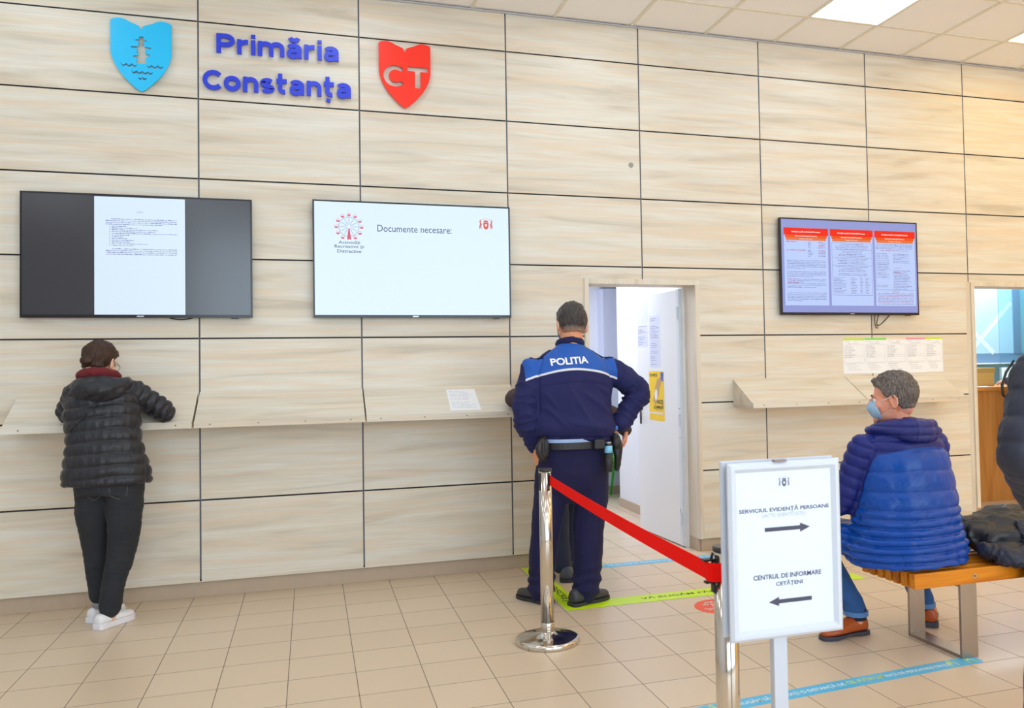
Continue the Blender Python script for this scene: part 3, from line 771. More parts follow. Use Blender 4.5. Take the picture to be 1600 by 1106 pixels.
# ---------------------------------------------------------------- things on the corridor door
def door_sheet(name, label, cat, y0, y1, z0, z1, m_, yy=3.472):
    p = MB().box(yy-.0015, yy-.0003, y1, y0, z0, z1).build(name, m_); tag(p, label, cat); return p
DX = 3.4795
def dxat(y): return 3.482-math.tan(math.radians(2.5))*(y-.205)   # door face, leaning slightly
def dquad(mb, y0, y1, z0, z1, e=.001, mi=0):                          # y0 far side (left in view), y1 near side
    a, b = dxat(y0)-e, dxat(y1)-e
    mb.hexa([(a, y0, z0), (a+e*.8, y0, z0), (b+e*.8, y1, z0), (b, y1, z0)], [(a, y0, z1), (a+e*.8, y0, z1), (b+e*.8, y1, z1), (b, y1, z1)], None, mi)
def dtext(mb, s, y0, z, w, h, off=.01, e=.0022):
    put_text(mb, s, (dxat(y0)-e, y0, z), (math.sin(math.radians(2.5)), -math.cos(math.radians(2.5)), 0), Z, w=w, h=h, off=off)
M_YEL = mat('yellow_poster', rgb(252, 210, 24), .5, var=.02)
m = MB(); dquad(m, .79, .50, .975, 1.39); po = m.build('poster', M_YEL); tag(po, 'yellow poster with black lettering on the open white door', 'poster')
for a in (('TU POȚI', .775, 1.335, .15, .034, .03), ('FACE', .64, 1.115, .115, .036, .03), ('LUMINĂ', .70, 1.075, .185, .034, .03), ('plătind la timp', .66, 1.062, .12, .007)):
    m = MB(); dtext(m, *a); m.build('lettering', M_BLK, po)
m = MB(); dtext(m, 'DONEAZĂ SÂNGE', .775, 1.028, .25, .026, .04); m.build('white_lettering', M_PAPER, po)
m = MB()
hand = [(.0, .0), (.03, .05), (.05, .12), (.10, .20), (.16, .22), (.20, .20), (.16, .12), (.13, .05), (.10, .02), (.06, -.05)]
m.prism([(p[0]*.9, p[1]*.9) for p in hand], (dxat(.72)-.002, .72, 1.14), (.0436, -.999, 0), Z, X, .0005); m.build('pictured_hand', mat('poster_skin', rgb(205, 165, 110), .6), po)
m = MB(); m.prism([(.045, .02), (.075, .0), (.095, .04), (.09, .09), (.06, .10), (.04, .06)], (dxat(.72)-.0028, .72, 1.14), (.0436, -.999, 0), Z, X, .0005); m.build('pictured_bulb', M_PAPER, po)
m = MB(); m.prism([(.16, .22), (.20, .20), (.215, .28), (.16, .28)], (dxat(.72)-.0026, .72, 1.10), (.0436, -.999, 0), Z, X, .0005); m.build('pictured_sleeve', mat('poster_blue', rgb(90, 110, 190), .6), po)
M_LILAC = mat('lilac_white_paper', rgb(222, 226, 245), .6, var=.01)
for nm, lab, y0, y1, z0, z1, n, sd in (('notice_sheet', 'blank clear sleeve at the top of the open door, far side', 1.02, .80, 1.80, 1.98, 0, 1), ('notice_sheet', 'lilac printed notice on the open door, below the clear sleeve', 1.01, .80, 1.60, 1.79, 12, 2), ('notice_sheet', 'narrow printed list on the open door above the yellow poster', .76, .56, 1.42, 1.86, 26, 3)):
    m = MB(); dquad(m, y0, y1, z0, z1, .0008); p = m.build(nm, M_LILAC); tag(p, lab, 'notice', 'notices on the open white door')
    m = MB(); rr = random.Random(sd)
    for k in range(n):
        if rr.random() < .25: continue
        z = z1-.012-(z1-z0-.02)*k/max(n, 1)
        scribble(m, rr, (dxat(y0)-.0018, y0-.015, z), (.0436, -.999, 0), Z, (y0-y1-.03)*rr.uniform(.5, 1), .006)
    if n: m.build('print', mat('lilac_ink', rgb(140, 145, 180), .7), p)
# green chair deep in the corridor
M_GREEN = mat('green_tube', rgb(38, 190, 40), .35)
gc = thing('green_chair', 'bright green chair leg seen through the doorway beside the policeman', 'chair', (3.65, 2.75, 0))
for a in (( 3.945, 3.0, .50, 3.880, 3.02), (3.45, 3.0, .50, 3.40, 3.02), (3.90, 2.62, .44, 3.85, 2.55), (3.45, 2.62, .44, 3.40, 2.55)):
    MB().tube([(a[3], a[4], 0), (a[0], a[1], a[2])], [.011, .019], 10).build('leg', M_GREEN, gc, smooth=True)
MB().box(3.43, 3.955, 2.58, 3.03, .44, .475).build('seat', M_GREEN, gc, bevel=.01)
MB().box(3.45, 3.93, 3.01, 3.035, .5, .85).build('backrest', M_GREEN, gc, bevel=.01)

# ---------------------------------------------------------------- service counter in the hatch
M_OAK = wood('orange_oak', rgb(206, 146, 78), rgb(196, 132, 64), rgb(176, 112, 50), 2, .35)
cn = thing('service_counter', 'orange wooden service counter behind the hatch at the right edge', 'counter', (7.8, 1.3, 0))
MB().box(6.06, 9.55, 1.03, 1.07, .0, 1.12).build('front_panel', M_OAK, cn)
MB().box(6.06, 9.55, 1.0, 1.75, 1.12, 1.158).build('countertop', wood('orange_oak_edge', rgb(226, 158, 82), rgb(216, 146, 70), rgb(200, 130, 60), 0, .35), cn, bevel=.002)
M_GLASSP = NT('clear_glass'); M_GLASSP.col((.75, .92, .95)); M_GLASSP.set(Roughness=.02, IOR=1.1); M_GLASSP.b.inputs['Transmission Weight'].default_value = 1
M_GLASSP = M_GLASSP.m
gs = MB().box(7.47, 9.5, 1.06, 1.066, 1.159, 2.2).build('glass_screen', M_GLASSP); tag(gs, 'clear glass screen standing on the service counter in the hatch', 'glass screen')
bxx = thing('storage_box', 'yellowish cardboard box on the service counter behind the hatch frame', 'box', (7.45, 1.4, 1.158))
M_CARD = mat('manila_card', rgb(216, 196, 128), .7)
MB().box(7.10, 7.62, 1.3, 1.6, 1.159, 1.345).build('carton', M_CARD, bxx, bevel=.004)
MB().box(7.09, 7.63, 1.29, 1.61, 1.30, 1.352).build('lid', mat('darker_manila', rgb(196, 176, 112), .7), bxx, bevel=.003)
mo = thing('monitor', 'bright white monitor on the service counter beside the card box', 'monitor', (7.95, 1.5, 1.158))
MB().box(7.80, 8.35, 1.36, 1.39, 1.20, 1.352).build('display', emit('lit_white_display', (1, 1, 1), 1.1), mo, bevel=.003)
MB().box(8.02, 8.12, 1.36, 1.5, 1.159, 1.21).build('stand', M_WHITEMETAL, mo, bevel=.003)
tp = MB().box(7.18, 7.33, 1.03, 1.12, 1.159, 1.166).build('paper_sheet', M_PAPER); tag(tp, 'small white slip lying at the front of the service counter', 'paper')
M_FROST = mat('frosted_blue_glass', rgb(172, 214, 240), .25, var=.01)
bp = thing('glazed_partition', 'pale blue frosted glass partition with a taped cross, seen through the hatch', 'partition', (8.2, 2.0, 0))
MB().box(7.2, 8.58, 2.0, 2.02, 1.51, 2.72).build('pane', M_FROST, bp)
M_STEELB = mat('steel_blue_frame', rgb(104, 140, 172), .4)
MB().box(6.06, 9.58, 2.0, 2.05, 1.40, 1.51).box(8.58, 8.69, 1.99, 2.05, 1.51, 2.72).box(6.06, 7.2, 2.0, 2.05, 1.51, 2.72).build('partition_frame', M_STEELB, bp)
MB().box(8.69, 9.58, 2.0, 2.02, 1.51, 2.72).box(6.06, 9.58, 2.0, 2.03, 0, 1.38).build('blue_panel', mat('turquoise_panel', rgb(118, 180, 200), .4), bp)
MB().box(6.06, 8.62, 1.93, 2.0, 1.385, 1.40).build('ledge', M_WHITEMETAL, bp)
tm = MB()
def band(ax_, az, bx_, bz, w_): 
    d = Vector((bx_-ax_, bz-az)).normalized(); q = Vector((-d.y, d.x))*w_/2
    tm.prism([(ax_+q.x, az+q.y), (bx_+q.x, bz+q.y), (bx_-q.x, bz-q.y), (ax_-q.x, az-q.y)][::-1], (0, 1.998, 0), X, Z, Y, .001)
band(7.93, 1.51, 8.56, 2.11, .055); tm.v = [(x, y+.0006, z) for x, y, z in tm.v]; band(7.6, 2.13, 8.29, 1.515, .055)
tm.build('tape_cross', mat('pale_tape', rgb(206, 236, 250), .3, var=.01), bp)
# ---------------------------------------------------------------- floor stickers
M_LIME = mat('lime_floor_tape', rgb(208, 245, 0), .4, var=.02)
M_SKY = mat('sky_blue_floor_tape', rgb(84, 190, 236), .4, var=.02)
M_STR = mat('orange_red_sticker', rgb(244, 88, 56), .4, var=.02)
M_INK = mat('dark_ink', rgb(62, 70, 40), .5)
M_WINK = mat('white_ink', rgb(240, 250, 255), .5); M_YINK = mat('yellow_ink', rgb(225, 232, 70), .5)
ye = MB(); e = .0012
ye.box(2.118, 2.238, -1.128, -.0, .0003, e); ye.box(2.238, 4.19, -1.128, -.975, .0003, e)
yo_ = ye.build('floor_tape', M_LIME); tag(yo_, 'lime yellow floor tape in an L shape around the policeman\'s feet', 'floor tape')
lines(yo_, M_INK, 'ZONĂ DE DISCREȚIE', (2.150, -.10, e+.0003), (0, -1, 0), X, w=.93, h=.075, off=.02)
lines(yo_, M_INK, 'VĂ RUGĂM PĂSTRAȚI DISTANȚA', (2.62, -1.078, e+.0003), X, Y, w=1.05, h=.062, off=.015)
def strip(label, a, b, wd, texts):
    a, b = Vector((*a, 0)), Vector((*b, 0)); d = (b-a).normalized(); q = Vector((-d.y, d.x, 0)); L = (b-a).length
    pts = [(0, -wd/2), (L-.02, -wd/2), (L-.005, -wd/2+.012), (L, 0), (L-.005, wd/2-.012), (L-.02, wd/2), (0, wd/2)]
    o = MB().prism(pts, a+Vector((0, 0, .0003)), d, q, Z, .001).build('floor_tape', M_SKY); tag(o, label, 'floor tape')
    ms = {}
    for s, t0, w_, h, k in texts:
        lines(o, M_WINK if k == 'w' else M_YINK, s, a+d*t0-q*h/2+Vector((0, 0, .0017)), d, q, w=w_, h=h, off=.015)
    for t0 in (L-.17, L-.06, .12, .26):
        icon = MB()
        p = a+d*t0+Vector((0, 0, .0018))
        icon.tube([p+d*(.012*math.cos(k*PI/6))+q*(.022+.010*math.sin(k*PI/6)) for k in range(12)], .0018, 4, closed=True, flat=None)
        icon.tube([p-d*.022-q*.03, p-d*.02-q*.005, p-d*.01+q*.006, p+d*.01+q*.006, p+d*.02-q*.005, p+d*.022-q*.03], .0018, 4)
        icon.build('person_icon', M_YINK, o)
strip('sky blue floor tape with white lettering, its end under the bench leg', (2.02, -2.735), (3.735, -2.612), .088,
      [('VĂ RUGĂM SĂ PĂSTRAȚI O DISTANȚĂ DE', .33, .60, .046, 'w'), ('CEL PUȚIN 2 M', .945, .205, .044, 'y'), ('FAȚĂ DE PERSOANELE DIN JUR', 1.162, .385, .044, 'w')])
strip('sky blue floor tape lying across the open doorway', (2.42, -.155), (3.95, -.150), .088,
      [('VĂ RUGĂM SĂ PĂSTRAȚI O DISTANȚĂ DE CEL PUȚIN 2 M', .30, .95, .044, 'w')])
rc = MB().add([(2.997+.155*math.cos(k*PI/24), -1.37+.155*math.sin(k*PI/24), .0012) for k in range(48)]+[(2.997+.155*math.cos(k*PI/24), -1.37+.155*math.sin(k*PI/24), .0002) for k in range(48)],
   [tuple(range(48)), tuple(range(95, 47, -1))]+[(k, 48+k, 48+(k+1) % 48, (k+1) % 48) for k in range(48)]).build('floor_sticker', M_STR)
tag(rc, 'round orange red floor sticker with white lettering behind the right post', 'sticker')
for s, x, y, w_, h in (('MĂSURI', 2.94, -1.285, .15, .028), ('de protecție', 2.91, -1.325, .2, .026), ('COVID-19', 2.955, -1.365, .12, .030), ('Pentru siguranța ta', 2.885, -1.402, .22, .018), ('să păstrezi distanța', 2.895, -1.428, .2, .018), ('față de ceilalți', 2.925, -1.453, .15, .018)):
    lines(rc, M_WINK, s, (x, y, .0017), X, Y, w=w_, h=h, off=.02)

# ---------------------------------------------------------------- belt barrier posts
M_CHROME = mat('polished_steel', rgb(214, 208, 200), .12, 1.0, var=.01)
M_RED = mat('red_webbing', (1.0, .008, .005), .8, var=.03, scale=300)
M_RED.node_tree.nodes['Principled BSDF'].inputs['Specular IOR Level'].default_value = .1
def post(label, px, py, slot_dir, cassette):
    o = thing('barrier_post', label, 'barrier post', (px, py, 0), 'chrome belt barrier posts')
    MB().lathe([(.165, 0), (.168, .004), (.168, .020), (.164, .026), (.150, .031), (.10, .040), (.045, .052), (.036, .060), (.030, .066)], (px, py, 0), 64).build('base', M_CHROME, o, smooth=True).data
    MB().lathe([(.0375, .04), (.0375, .10), (.0365, .102), (.0365, .105)], (px, py, 0), 40).build('collar', M_CHROME, o, smooth=True)
    MB().lathe([(.0345, .10), (.0345, .897)], (px, py, 0), 48).build('tube', M_CHROME, o, smooth=True)
    MB().lathe([(.0352, .893), (.0368, .897), (.0368, .903), (.033, .907), (.010, .907)], (px, py, 0), 40).build('cap', mat('dark_cap', rgb(70, 68, 72), .3, .5), o)
    for k in range(4):
        a = slot_dir+k*PI/2; d = Vector((math.cos(a), math.sin(a), 0)); t = Vector((-d.y, d.x, 0)); c = Vector((px, py, 0))+d*.0335
        b = [c-t*.007+Vector((0, 0, .795)), c+t*.007+Vector((0, 0, .795)), c+t*.007+d*.004+Vector((0, 0, .795)), c-t*.007+d*.004+Vector((0, 0, .795))]
        pl = MB().hexa(b, [v+Vector((0, 0, .09)) for v in b]).build('slot_plate', M_BLK, o, bevel=.001)
        dm = MB()
        for z in (.803, .812, .878): dm.tube([c+d*.0035+Vector((0, 0, z)), c+d*.005+Vector((0, 0, z))], .0022, 8)
        dm.build('rivet', M_CHROME, pl)
    return o
A = Vector((1.860, -1.636, 0)); B = Vector((1.832, -3.72, 0))
p1 = post('chrome belt post in front of the policeman\'s legs', A.x, A.y, math.radians(-72), False)
p2 = post('chrome belt post mostly hidden behind the white sign', B.x, B.y, math.radians(-160), True)
# belt: from the slot of the first post to the clip on the second
bl = MB(); n = 24; rs = []
a0 = A+Vector((.016, -.038, 0)); b0 = B+Vector((-.052, .018, 0)); d_ = (b0-a0).normalized(); tn = Vector((d_.y, -d_.x, 0))*.0012
for k in range(n+1):
    t = k/n; p = a0.lerp(b0, t); sag = -.010*4*t*(1-t); zc = .846+(.838-.846)*t+sag; hh = .0255
    rs.append([p+tn+Vector((0, 0, zc-hh)), p-tn+Vector((0, 0, zc-hh)), p-tn+Vector((0, 0, zc+hh)), p+tn+Vector((0, 0, zc+hh))])
bl.rings(rs)
bo = bl.build('barrier_belt', M_RED); tag(bo, 'red webbing belt stretched between the two chrome posts', 'belt')
# the fold of the belt round the clip
f0 = b0; fm_ = MB()
rr_ = [f0+Vector((-.001, .002, 0)), f0+Vector((-.004, -.022, 0)), f0+Vector((.004, -.034, 0)), f0+Vector((.030, -.042, 0)), f0+Vector((.085, -.062, 0))]
rs = []
for i, p in enumerate(rr_):
    d2 = (rr_[min(i+1, 4)]-rr_[max(i-1, 0)]).normalized(); t2 = Vector((d2.y, -d2.x, 0))*.002
    rs.append([p+t2+Vector((0, 0, .811)), p-t2+Vector((0, 0, .811)), p-t2+Vector((0, 0, .864)), p+t2+Vector((0, 0, .864))])
fm_.rings(rs); fm_.build('belt_end', M_RED, bo)
cm = MB().box(b0.x-.016, b0.x+.022, b0.y-.020, b0.y+.004, .866, .872).box(b0.x-.010, b0.x+.022, b0.y-.018, b0.y, .802, .809)
cm.box(b0.x+.012, b0.x+.016, b0.y-.018, b0.y-.006, .805, .868); cm.build('belt_clip', M_BLK, bo, bevel=.0015)
MB().tube([(b0.x+.010, b0.y-.012, .8722), (b0.x+.014, b0.y-.016, .889)], .004, 8).build('clip_pin', M_BLK, bo)
MB().box(B.x-.040, B.x-.033, B.y-.004, B.y+.016, .775, .80).build('clip_bracket', M_BLK, bo, bevel=.002)

# ---------------------------------------------------------------- direction sign on a stand
sg = thing('direction_sign', 'white framed sign on a pole with two arrows, in front of the bench', 'sign', (1.86, -3.97, 0))
M_SNAP = mat('white_snap_frame', rgb(208, 214, 226), .3, .0, var=.01)
M_SHEET = mat('sign_sheet', rgb(222, 232, 248), .35, var=.004)
SX0, SX1, SZ0, SZ1, SY = 1.703, 2.036, .722, 1.179, -4.0
def snap(y0, y1, x0, x1, z0, z1, name):
    m = MB(); k = .026; pr = [(0, 0), (0, .006), (.008, .0135), (.016, .0135), (.026, .004), (.026, 0)]   # profile: inward, outward
    cs = [(x0, z0, 1, 1), (x1, z0, -1, 1), (x1, z1, -1, -1), (x0, z1, 1, -1)]; rs = []
    for (x, z, sx, sz) in cs: rs.append([(x+sx*i, y0-(j-.0), z+sz*i) for i, j in pr]) 
    m.rings(rs, closed=True)
    m.box(x0+.002, x1-.002, y0, y1, z0+.002, z1-.002)
    return m.build(name, M_SNAP, sg)
snap(SY+.012, SY+.016, SX0, SX1, SZ0, SZ1, 'front_frame')
o_ = snap(SY+.016, SY+.020, SX0-.004, SX1-.001, SZ0+.008, SZ1+.003, 'rear_frame')
# rear frame stands behind the front one, its moulding facing backwards
me = o_.data
for v in me.vertices: v.co.y = 2*(SY+.024-sg.location.y)-v.co.y+.004
me.flip_normals()
MB().box(SX0+.012, SX1-.012, SY+.0165, SY+.0325, SZ0+.02, SZ1-.012).build('spacer', mat('grey_blue_core', rgb(150, 172, 204), .4), sg)
sh = MB().box(SX0+.022, SX1-.022, SY+.0085, SY+.0115, SZ0+.022, SZ1-.022).build('printed_sheet', M_SHEET, sg)
SU = lambda u: SX0+.026+(SX1-SX0-.052)*u
SV = lambda v: SZ1-.026-(SZ1-SZ0-.052)*v
M_SLATE = mat('slate_print', rgb(66, 68, 106), .6); M_PALEP = mat('pale_print', rgb(180, 188, 212), .6); M_ARROW = mat('dark_arrow_print', rgb(72, 70, 92), .6)
ys = SY+.0080
lines(sh, M_SLATE, 'SERVICIUL EVIDENȚĂ PERSOANE', (SU(.5), ys, SV(.245)), X, Z, w=.268, h=.0165, off=.02, center=True)
lines(sh, M_SLATE, 'CENTRUL DE INFORMARE', (SU(.515), ys, SV(.672)), X, Z, w=.202, h=.0125, off=.02, center=True)
lines(sh, M_SLATE, 'CETĂȚENI', (SU(.53), ys, SV(.722)), X, Z, w=.079, h=.0165, off=.02, center=True)
m = MB(); put_text(m, '(ACTE IDENTITATE)', (SU(.49), ys, SV(.285)), X, Z, w=.128, h=.0125, off=.01, center=True); m.build('pale_lettering', M_PALEP, sh)
def arrow(x0, x1, z):
    s = 1 if x1 > x0 else -1; hd_ = .030; w_ = .0052; k = .012
    return [(x0, z-w_), (x1-s*hd_, z-w_), (x1-s*hd_, z-k), (x1, z), (x1-s*hd_, z+k), (x1-s*hd_, z+w_), (x0, z+w_)]
m = MB(); m.prism(arrow(SU(.285), SU(.765), SV(.372)), (0, ys, 0), X, Z, Y, .0003); m.build('arrow', M_ARROW, sh); m = MB(); m.prism(arrow(SU(.765), SU(.31), SV(.835)), (0, ys, 0), X, Z, Y, .0003); m.build('arrow', M_ARROW, sh)
crest(None, SU(.50), SV(.075), .032, ys, M_GREYINK, mat('violet_ink', rgb(150, 150, 190), .6), sh)
MB().box(1.833, 1.874, -3.982, -3.958, .012, 1.10).build('pole', mat('satin_white_metal', rgb(200, 207, 222), .3, .3, var=.01), sg, bevel=.003)
MB().box(1.72, 1.99, -4.20, -3.905, 0, .012).build('base_plate', M_SNAP, sg, bevel=.004)
MB().box(1.835, 1.872, -4.004, -3.99, SZ1-.0005, SZ1+.0045).build('top_clip', mat('brown_clip', rgb(150, 130, 125), .5), sg, bevel=.001)

# ---------------------------------------------------------------- bench
M_SLAT = wood('honey_pine', rgb(238, 152, 36), rgb(226, 134, 22), rgb(192, 102, 12), 0, .28, 1.4)
M_STEEL = mat('brushed_steel', rgb(176, 170, 165), .3, 1.0, var=.05, scale=90)
be = thing('bench', 'slatted honey-coloured wooden bench on flat steel loops, under the seated man', 'bench', (4.5, -2.4, 0))
for k in range(7):
    y = -2.602+.0602*k; dx_ = rnd.uniform(-.002, .002)
    MB().box(3.390+dx_, 5.70, y, y+.040, .358, .430, (rnd.uniform(-9, 9),)*3).build('slat', M_SLAT, be, bevel=.003)
for xl in (3.660, 5.30):
    m = MB(); w_, t_ = .095, .016; y0, y1 = -2.592, -2.206
    m.box(xl, xl+w_, y0, y0+t_, 0, .357).box(xl, xl+w_, y1-t_, y1, 0, .357).box(xl, xl+w_, y0+t_, y1-t_, 0, t_).box(xl, xl+w_, y0+t_, y1-t_, .341, .357)
    m.build('leg_frame', M_STEEL, be, bevel=.001)
    bm_ = MB().tube([(xl+.075, -2.606, .394), (xl+.075, -2.6015, .394)], .0115, 16).build('bolt', M_CHROME, be)
    MB().tube([(xl+.075, -2.6065, .394), (xl+.075, -2.6055, .394)], .005, 6).build('bolt_socket', M_BLK, bm_)
# ---------------------------------------------------------------- people
def V(*a): return Vector(a)
def np_verts(me):
    a = np.empty(len(me.vertices)*3, 'f'); me.vertices.foreach_get('co', a); a = a.reshape(-1, 3).astype('d')
    b = np.empty(len(me.vertices)*3, 'f'); me.vertices.foreach_get('normal', b); return a, b.reshape(-1, 3).astype('d')
def waves(co, freq, seed, n=7, stretch=(1, 1, 1)):
    r = np.random.RandomState(seed); o = np.zeros(len(co))
    for k in range(n):
        d = r.normal(size=3)*np.array(stretch); f = freq*r.uniform(.6, 1.5); o += np.sin(co@(d*f)+r.uniform(0, 6.28))
    return o/n**.5
def sculpt(name, mb, m, parent, voxel=.008, smooth=6, disp=None, zone=None, cut=None):
    """joins overlapping closed pieces into one continuous skin, then shapes it"""
    org = Vector((0, 0, 0)); p = parent
    while p is not None: org += p.location; p = p.parent
    me = bpy.data.meshes.new(name); me.from_pydata([tuple(v) for v in mb.v], [], mb.f)
    bm = bmesh.new(); bm.from_mesh(me); bmesh.ops.recalc_face_normals(bm, faces=bm.faces); bm.to_mesh(me); bm.free()
    o = bpy.data.objects.new(name, me); C.objects.link(o)
    r = o.modifiers.new('r', 'REMESH'); r.mode = 'VOXEL'; r.voxel_size = voxel; r.adaptivity = 0
    if smooth:
        s = o.modifiers.new('s', 'SMOOTH'); s.factor = .5; s.iterations = smooth
    out = bpy.data.meshes.new_from_object(o.evaluated_get(bpy.context.evaluated_depsgraph_get()))
    bpy.data.objects.remove(o); bpy.data.meshes.remove(me); out.name = name
    co, nr = np_verts(out)
    zv = zone(co) if zone else None
    if disp is not None:
        co2 = co+disp(co, nr)
        out.vertices.foreach_set('co', co2.astype('f').ravel())
    if zone:
        at = out.attributes.new('zone', 'FLOAT_VECTOR', 'POINT'); at.data.foreach_set('vector', zv.astype('f').ravel())
    if cut is not None:
        bm = bmesh.new(); bm.from_mesh(out); bm.verts.ensure_lookup_table(); kill = cut(co)
        bmesh.ops.delete(bm, geom=[v for v in bm.verts if kill[v.index]], context='VERTS'); bm.to_mesh(out); bm.free()
    out.transform(Matrix.Translation(-org))
    out.polygons.foreach_set('use_smooth', [True]*len(out.polygons)); out.update()
    out.materials.clear(); out.materials.append(m)
    return finish(name, out, parent)
def lerp_rows(rows, k=4):
    out = []
    n = len(rows)
    for i in range(n-1):
        p0, p1, p2, p3 = rows[max(i-1, 0)], rows[i], rows[i+1], rows[min(i+2, n-1)]
        for j in range(k):
            t = j/k
            out.append([.5*((2*b)+(c-a)*t+(2*a-5*b+4*c-d)*t*t+(3*b-a-3*c+d)*t**3) for a, b, c, d in zip(p0, p1, p2, p3)])
    out.append(list(rows[-1])); return out
def stack(mb, rows, n=36, e=2.3, yaw=0, k=4, grow=0):
    """rows of (x, y, z, half width, half depth), bottom to top"""
    rs = []; cy, sy = math.cos(yaw), math.sin(yaw)
    for x, y, z, rx, ry in lerp_rows(rows, k):
        rx = max(.01, rx+grow); ry = max(.01, ry+grow)
        ring = []
        for j in range(n):
            a = 2*PI*j/n; ca, sa = math.cos(a), math.sin(a)
            u = rx*abs(ca)**(2/e)*(1 if ca > 0 else -1); v = ry*abs(sa)**(2/e)*(1 if sa > 0 else -1)
            ring.append((x+u*cy-v*sy, y+u*sy+v*cy, z))
        rs.append(ring)
    mb.rings(rs)
def limb(mb, pts, rad, n=16):
    rows = [[*p, *(r if isinstance(r, tuple) else (r, r))] for p, r in zip(pts, rad)]
    q = lerp_rows(rows, 4)
    mb.tube([r[:3] for r in q], [(max(r[3], .004), max(r[4], .004)) for r in q], n)
    for p, r in zip(pts, rad):
        r = r if isinstance(r, tuple) else (r, r); mb.ell(p, (min(r)*.98,)*3, 12, 8)
def warped(co, freq, seed, amt=.05, n=9, stretch=(1, 1, 1)):
    w_ = np.stack([waves(co, freq*.7, seed+20+i, 5) for i in range(3)], 1)*amt
    return waves(co+w_, freq, seed, n, stretch)
def seg_coord(co, a, b):
    a = np.array(a, 'd'); b = np.array(b, 'd'); d = b-a; L = np.linalg.norm(d); u = d/L
    t = (co-a)@u; tc = np.clip(t, 0, L); dist = np.linalg.norm(co-(a+np.outer(tc, u)), axis=1)
    return t, dist
def quilting(bones, pitch, amp, seed=1, wr=.003, seam=.004, profile=.5, phase=None):
    """bones: (a, b, radius, along-offset, pitch or None). padded channels across each bone"""
    def f(co, nr):
        S = []; D = []
        for i, (a, b, r, off, pt) in enumerate(bones):
            t, d = seg_coord(co, a, b); S.append((t+off)/(pt or pitch)); D.append(d/r)
        S = np.array(S); D = np.array(D); o = np.argsort(D, axis=0); k = o[0]; ar = np.arange(len(co))
        s = S[k, ar]+.10*waves(co, 9, seed+3)
        g = np.abs(np.sin(PI*s))**profile
        edge = np.exp(-((D[o[1], ar]-D[k, ar])/.10)**2) if len(bones) > 1 else 0
        w_ = waves(co, 38, seed, stretch=(1, 1, .7))*wr+waves(co, 85, seed+9)*wr*.35
        h = amp*(g-.8)+w_*(.4+.6*g)-seam*edge
        return nr*h[:, None]
    return f
def creases(amp, freq, seed, stretch=(1, 1, 1), extra=None):
    def f(co, nr):
        a = waves(co, freq, seed, 9, stretch); b = waves(co, freq*2.3, seed+5, 7, stretch)
        h = amp*(1-np.abs(a))*.9+amp*.35*b
        if extra is not None: h = h+extra(co)
        return nr*h[:, None]
    return f
# ---- materials of people
def cloth(name, col, rough=.8, var=.12, sheen=.3, weave=700, spec=.3, coat=0):
    if name in MATS: return MATS[name]
    t = NT(name); n = t.noise(t.coord(), weave, 2); n2 = t.noise(t.coord(), 9, 3)
    c = t.mix(n2, tuple(x*(1-var) for x in col), tuple(min(1, x*(1+var)) for x in col))
    t.col(c); t.set(Roughness=rough); t.b.inputs['Sheen Weight'].default_value = sheen*.15; t.b.inputs['Specular IOR Level'].default_value = spec
    t.b.inputs['Coat Weight'].default_value = coat
    t.bump(n, .15, .001); MATS[name] = t.m; return t.m
def zoned(name, cols, rough=.8, weave=600, spec=.3, sheen=.2, soft=.0012):
    """cols: base colour then (zone channel, colour, roughness) painted where that channel is above zero"""
    t = NT(name); at = t.n('ShaderNodeAttribute', attribute_name='zone'); sp = t.n('ShaderNodeSeparateXYZ'); t.l(at.outputs['Vector'], sp.inputs[0])
    n2 = t.noise(t.coord(), 10, 3)
    c = t.mix(n2, tuple(x*.9 for x in cols[0]), tuple(x*1.1 for x in cols[0])); r = rough
    for ch, cc, rr in cols[1:]:
        f = t.math('MULTIPLY_ADD', sp.outputs[ch], .5/soft, .5, clamp=True)
        c2 = t.mix(n2, tuple(x*.92 for x in cc), tuple(min(1, x*1.08) for x in cc)); c = t.mix(f, c, c2)
        if isinstance(r, float): q = t.math('MULTIPLY_ADD', f, rr-r, r)
        else: q = t.math('ADD', r, t.math('MULTIPLY', f, rr-rough))
        r = q
    t.col(c)
    if isinstance(r, float): t.set(Roughness=r)
    else: t.l(r, t.b.inputs['Roughness'])
    t.b.inputs['Sheen Weight'].default_value = sheen*.1; t.b.inputs['Specular IOR Level'].default_value = spec
    t.bump(t.noise(t.coord(), weave, 2), .12, .001)
    return t.m
def skin_mat(name, c):
    t = NT(name); n = t.noise(t.coord(), 22, 4); t.col(t.mix(n, tuple(x*.92 for x in c), (min(1, c[0]*1.1), c[1]*1.02, c[2])))
    t.set(Roughness=.5); t.b.inputs['Subsurface Weight'].default_value = .08; t.b.inputs['Subsurface Radius'].default_value = (.02, .008, .004); t.bump(t.noise(t.coord(), 300, 2), .08, .001); return t.m
def hair_mat(name, dark, light, fade=None):
    t = NT(name); a = t.noise(t.coord((1, 1, .22)), 130, 3, .7, 1.5); b = t.noise(t.coord(), 28, 3)
    c = t.mix(t.ramp(a, [(.35, (0, 0, 0)), (.65, (1, 1, 1))]), dark, light); c = t.mix(t.math('MULTIPLY', b, .5), c, dark)
    if fade:
        at = t.n('ShaderNodeAttribute', attribute_name='zone'); sp = t.n('ShaderNodeSeparateXYZ'); t.l(at.outputs['Vector'], sp.inputs[0])
        f = t.math('SUBTRACT', 1, t.math('DIVIDE', sp.outputs[0], fade[1]), clamp=True)
        c = t.mix(t.math('MULTIPLY', f, fade[2]), c, fade[0])
    t.col(c); t.set(Roughness=.5); t.b.inputs['Specular IOR Level'].default_value = .35; t.bump(a, .5, .004); return t.m
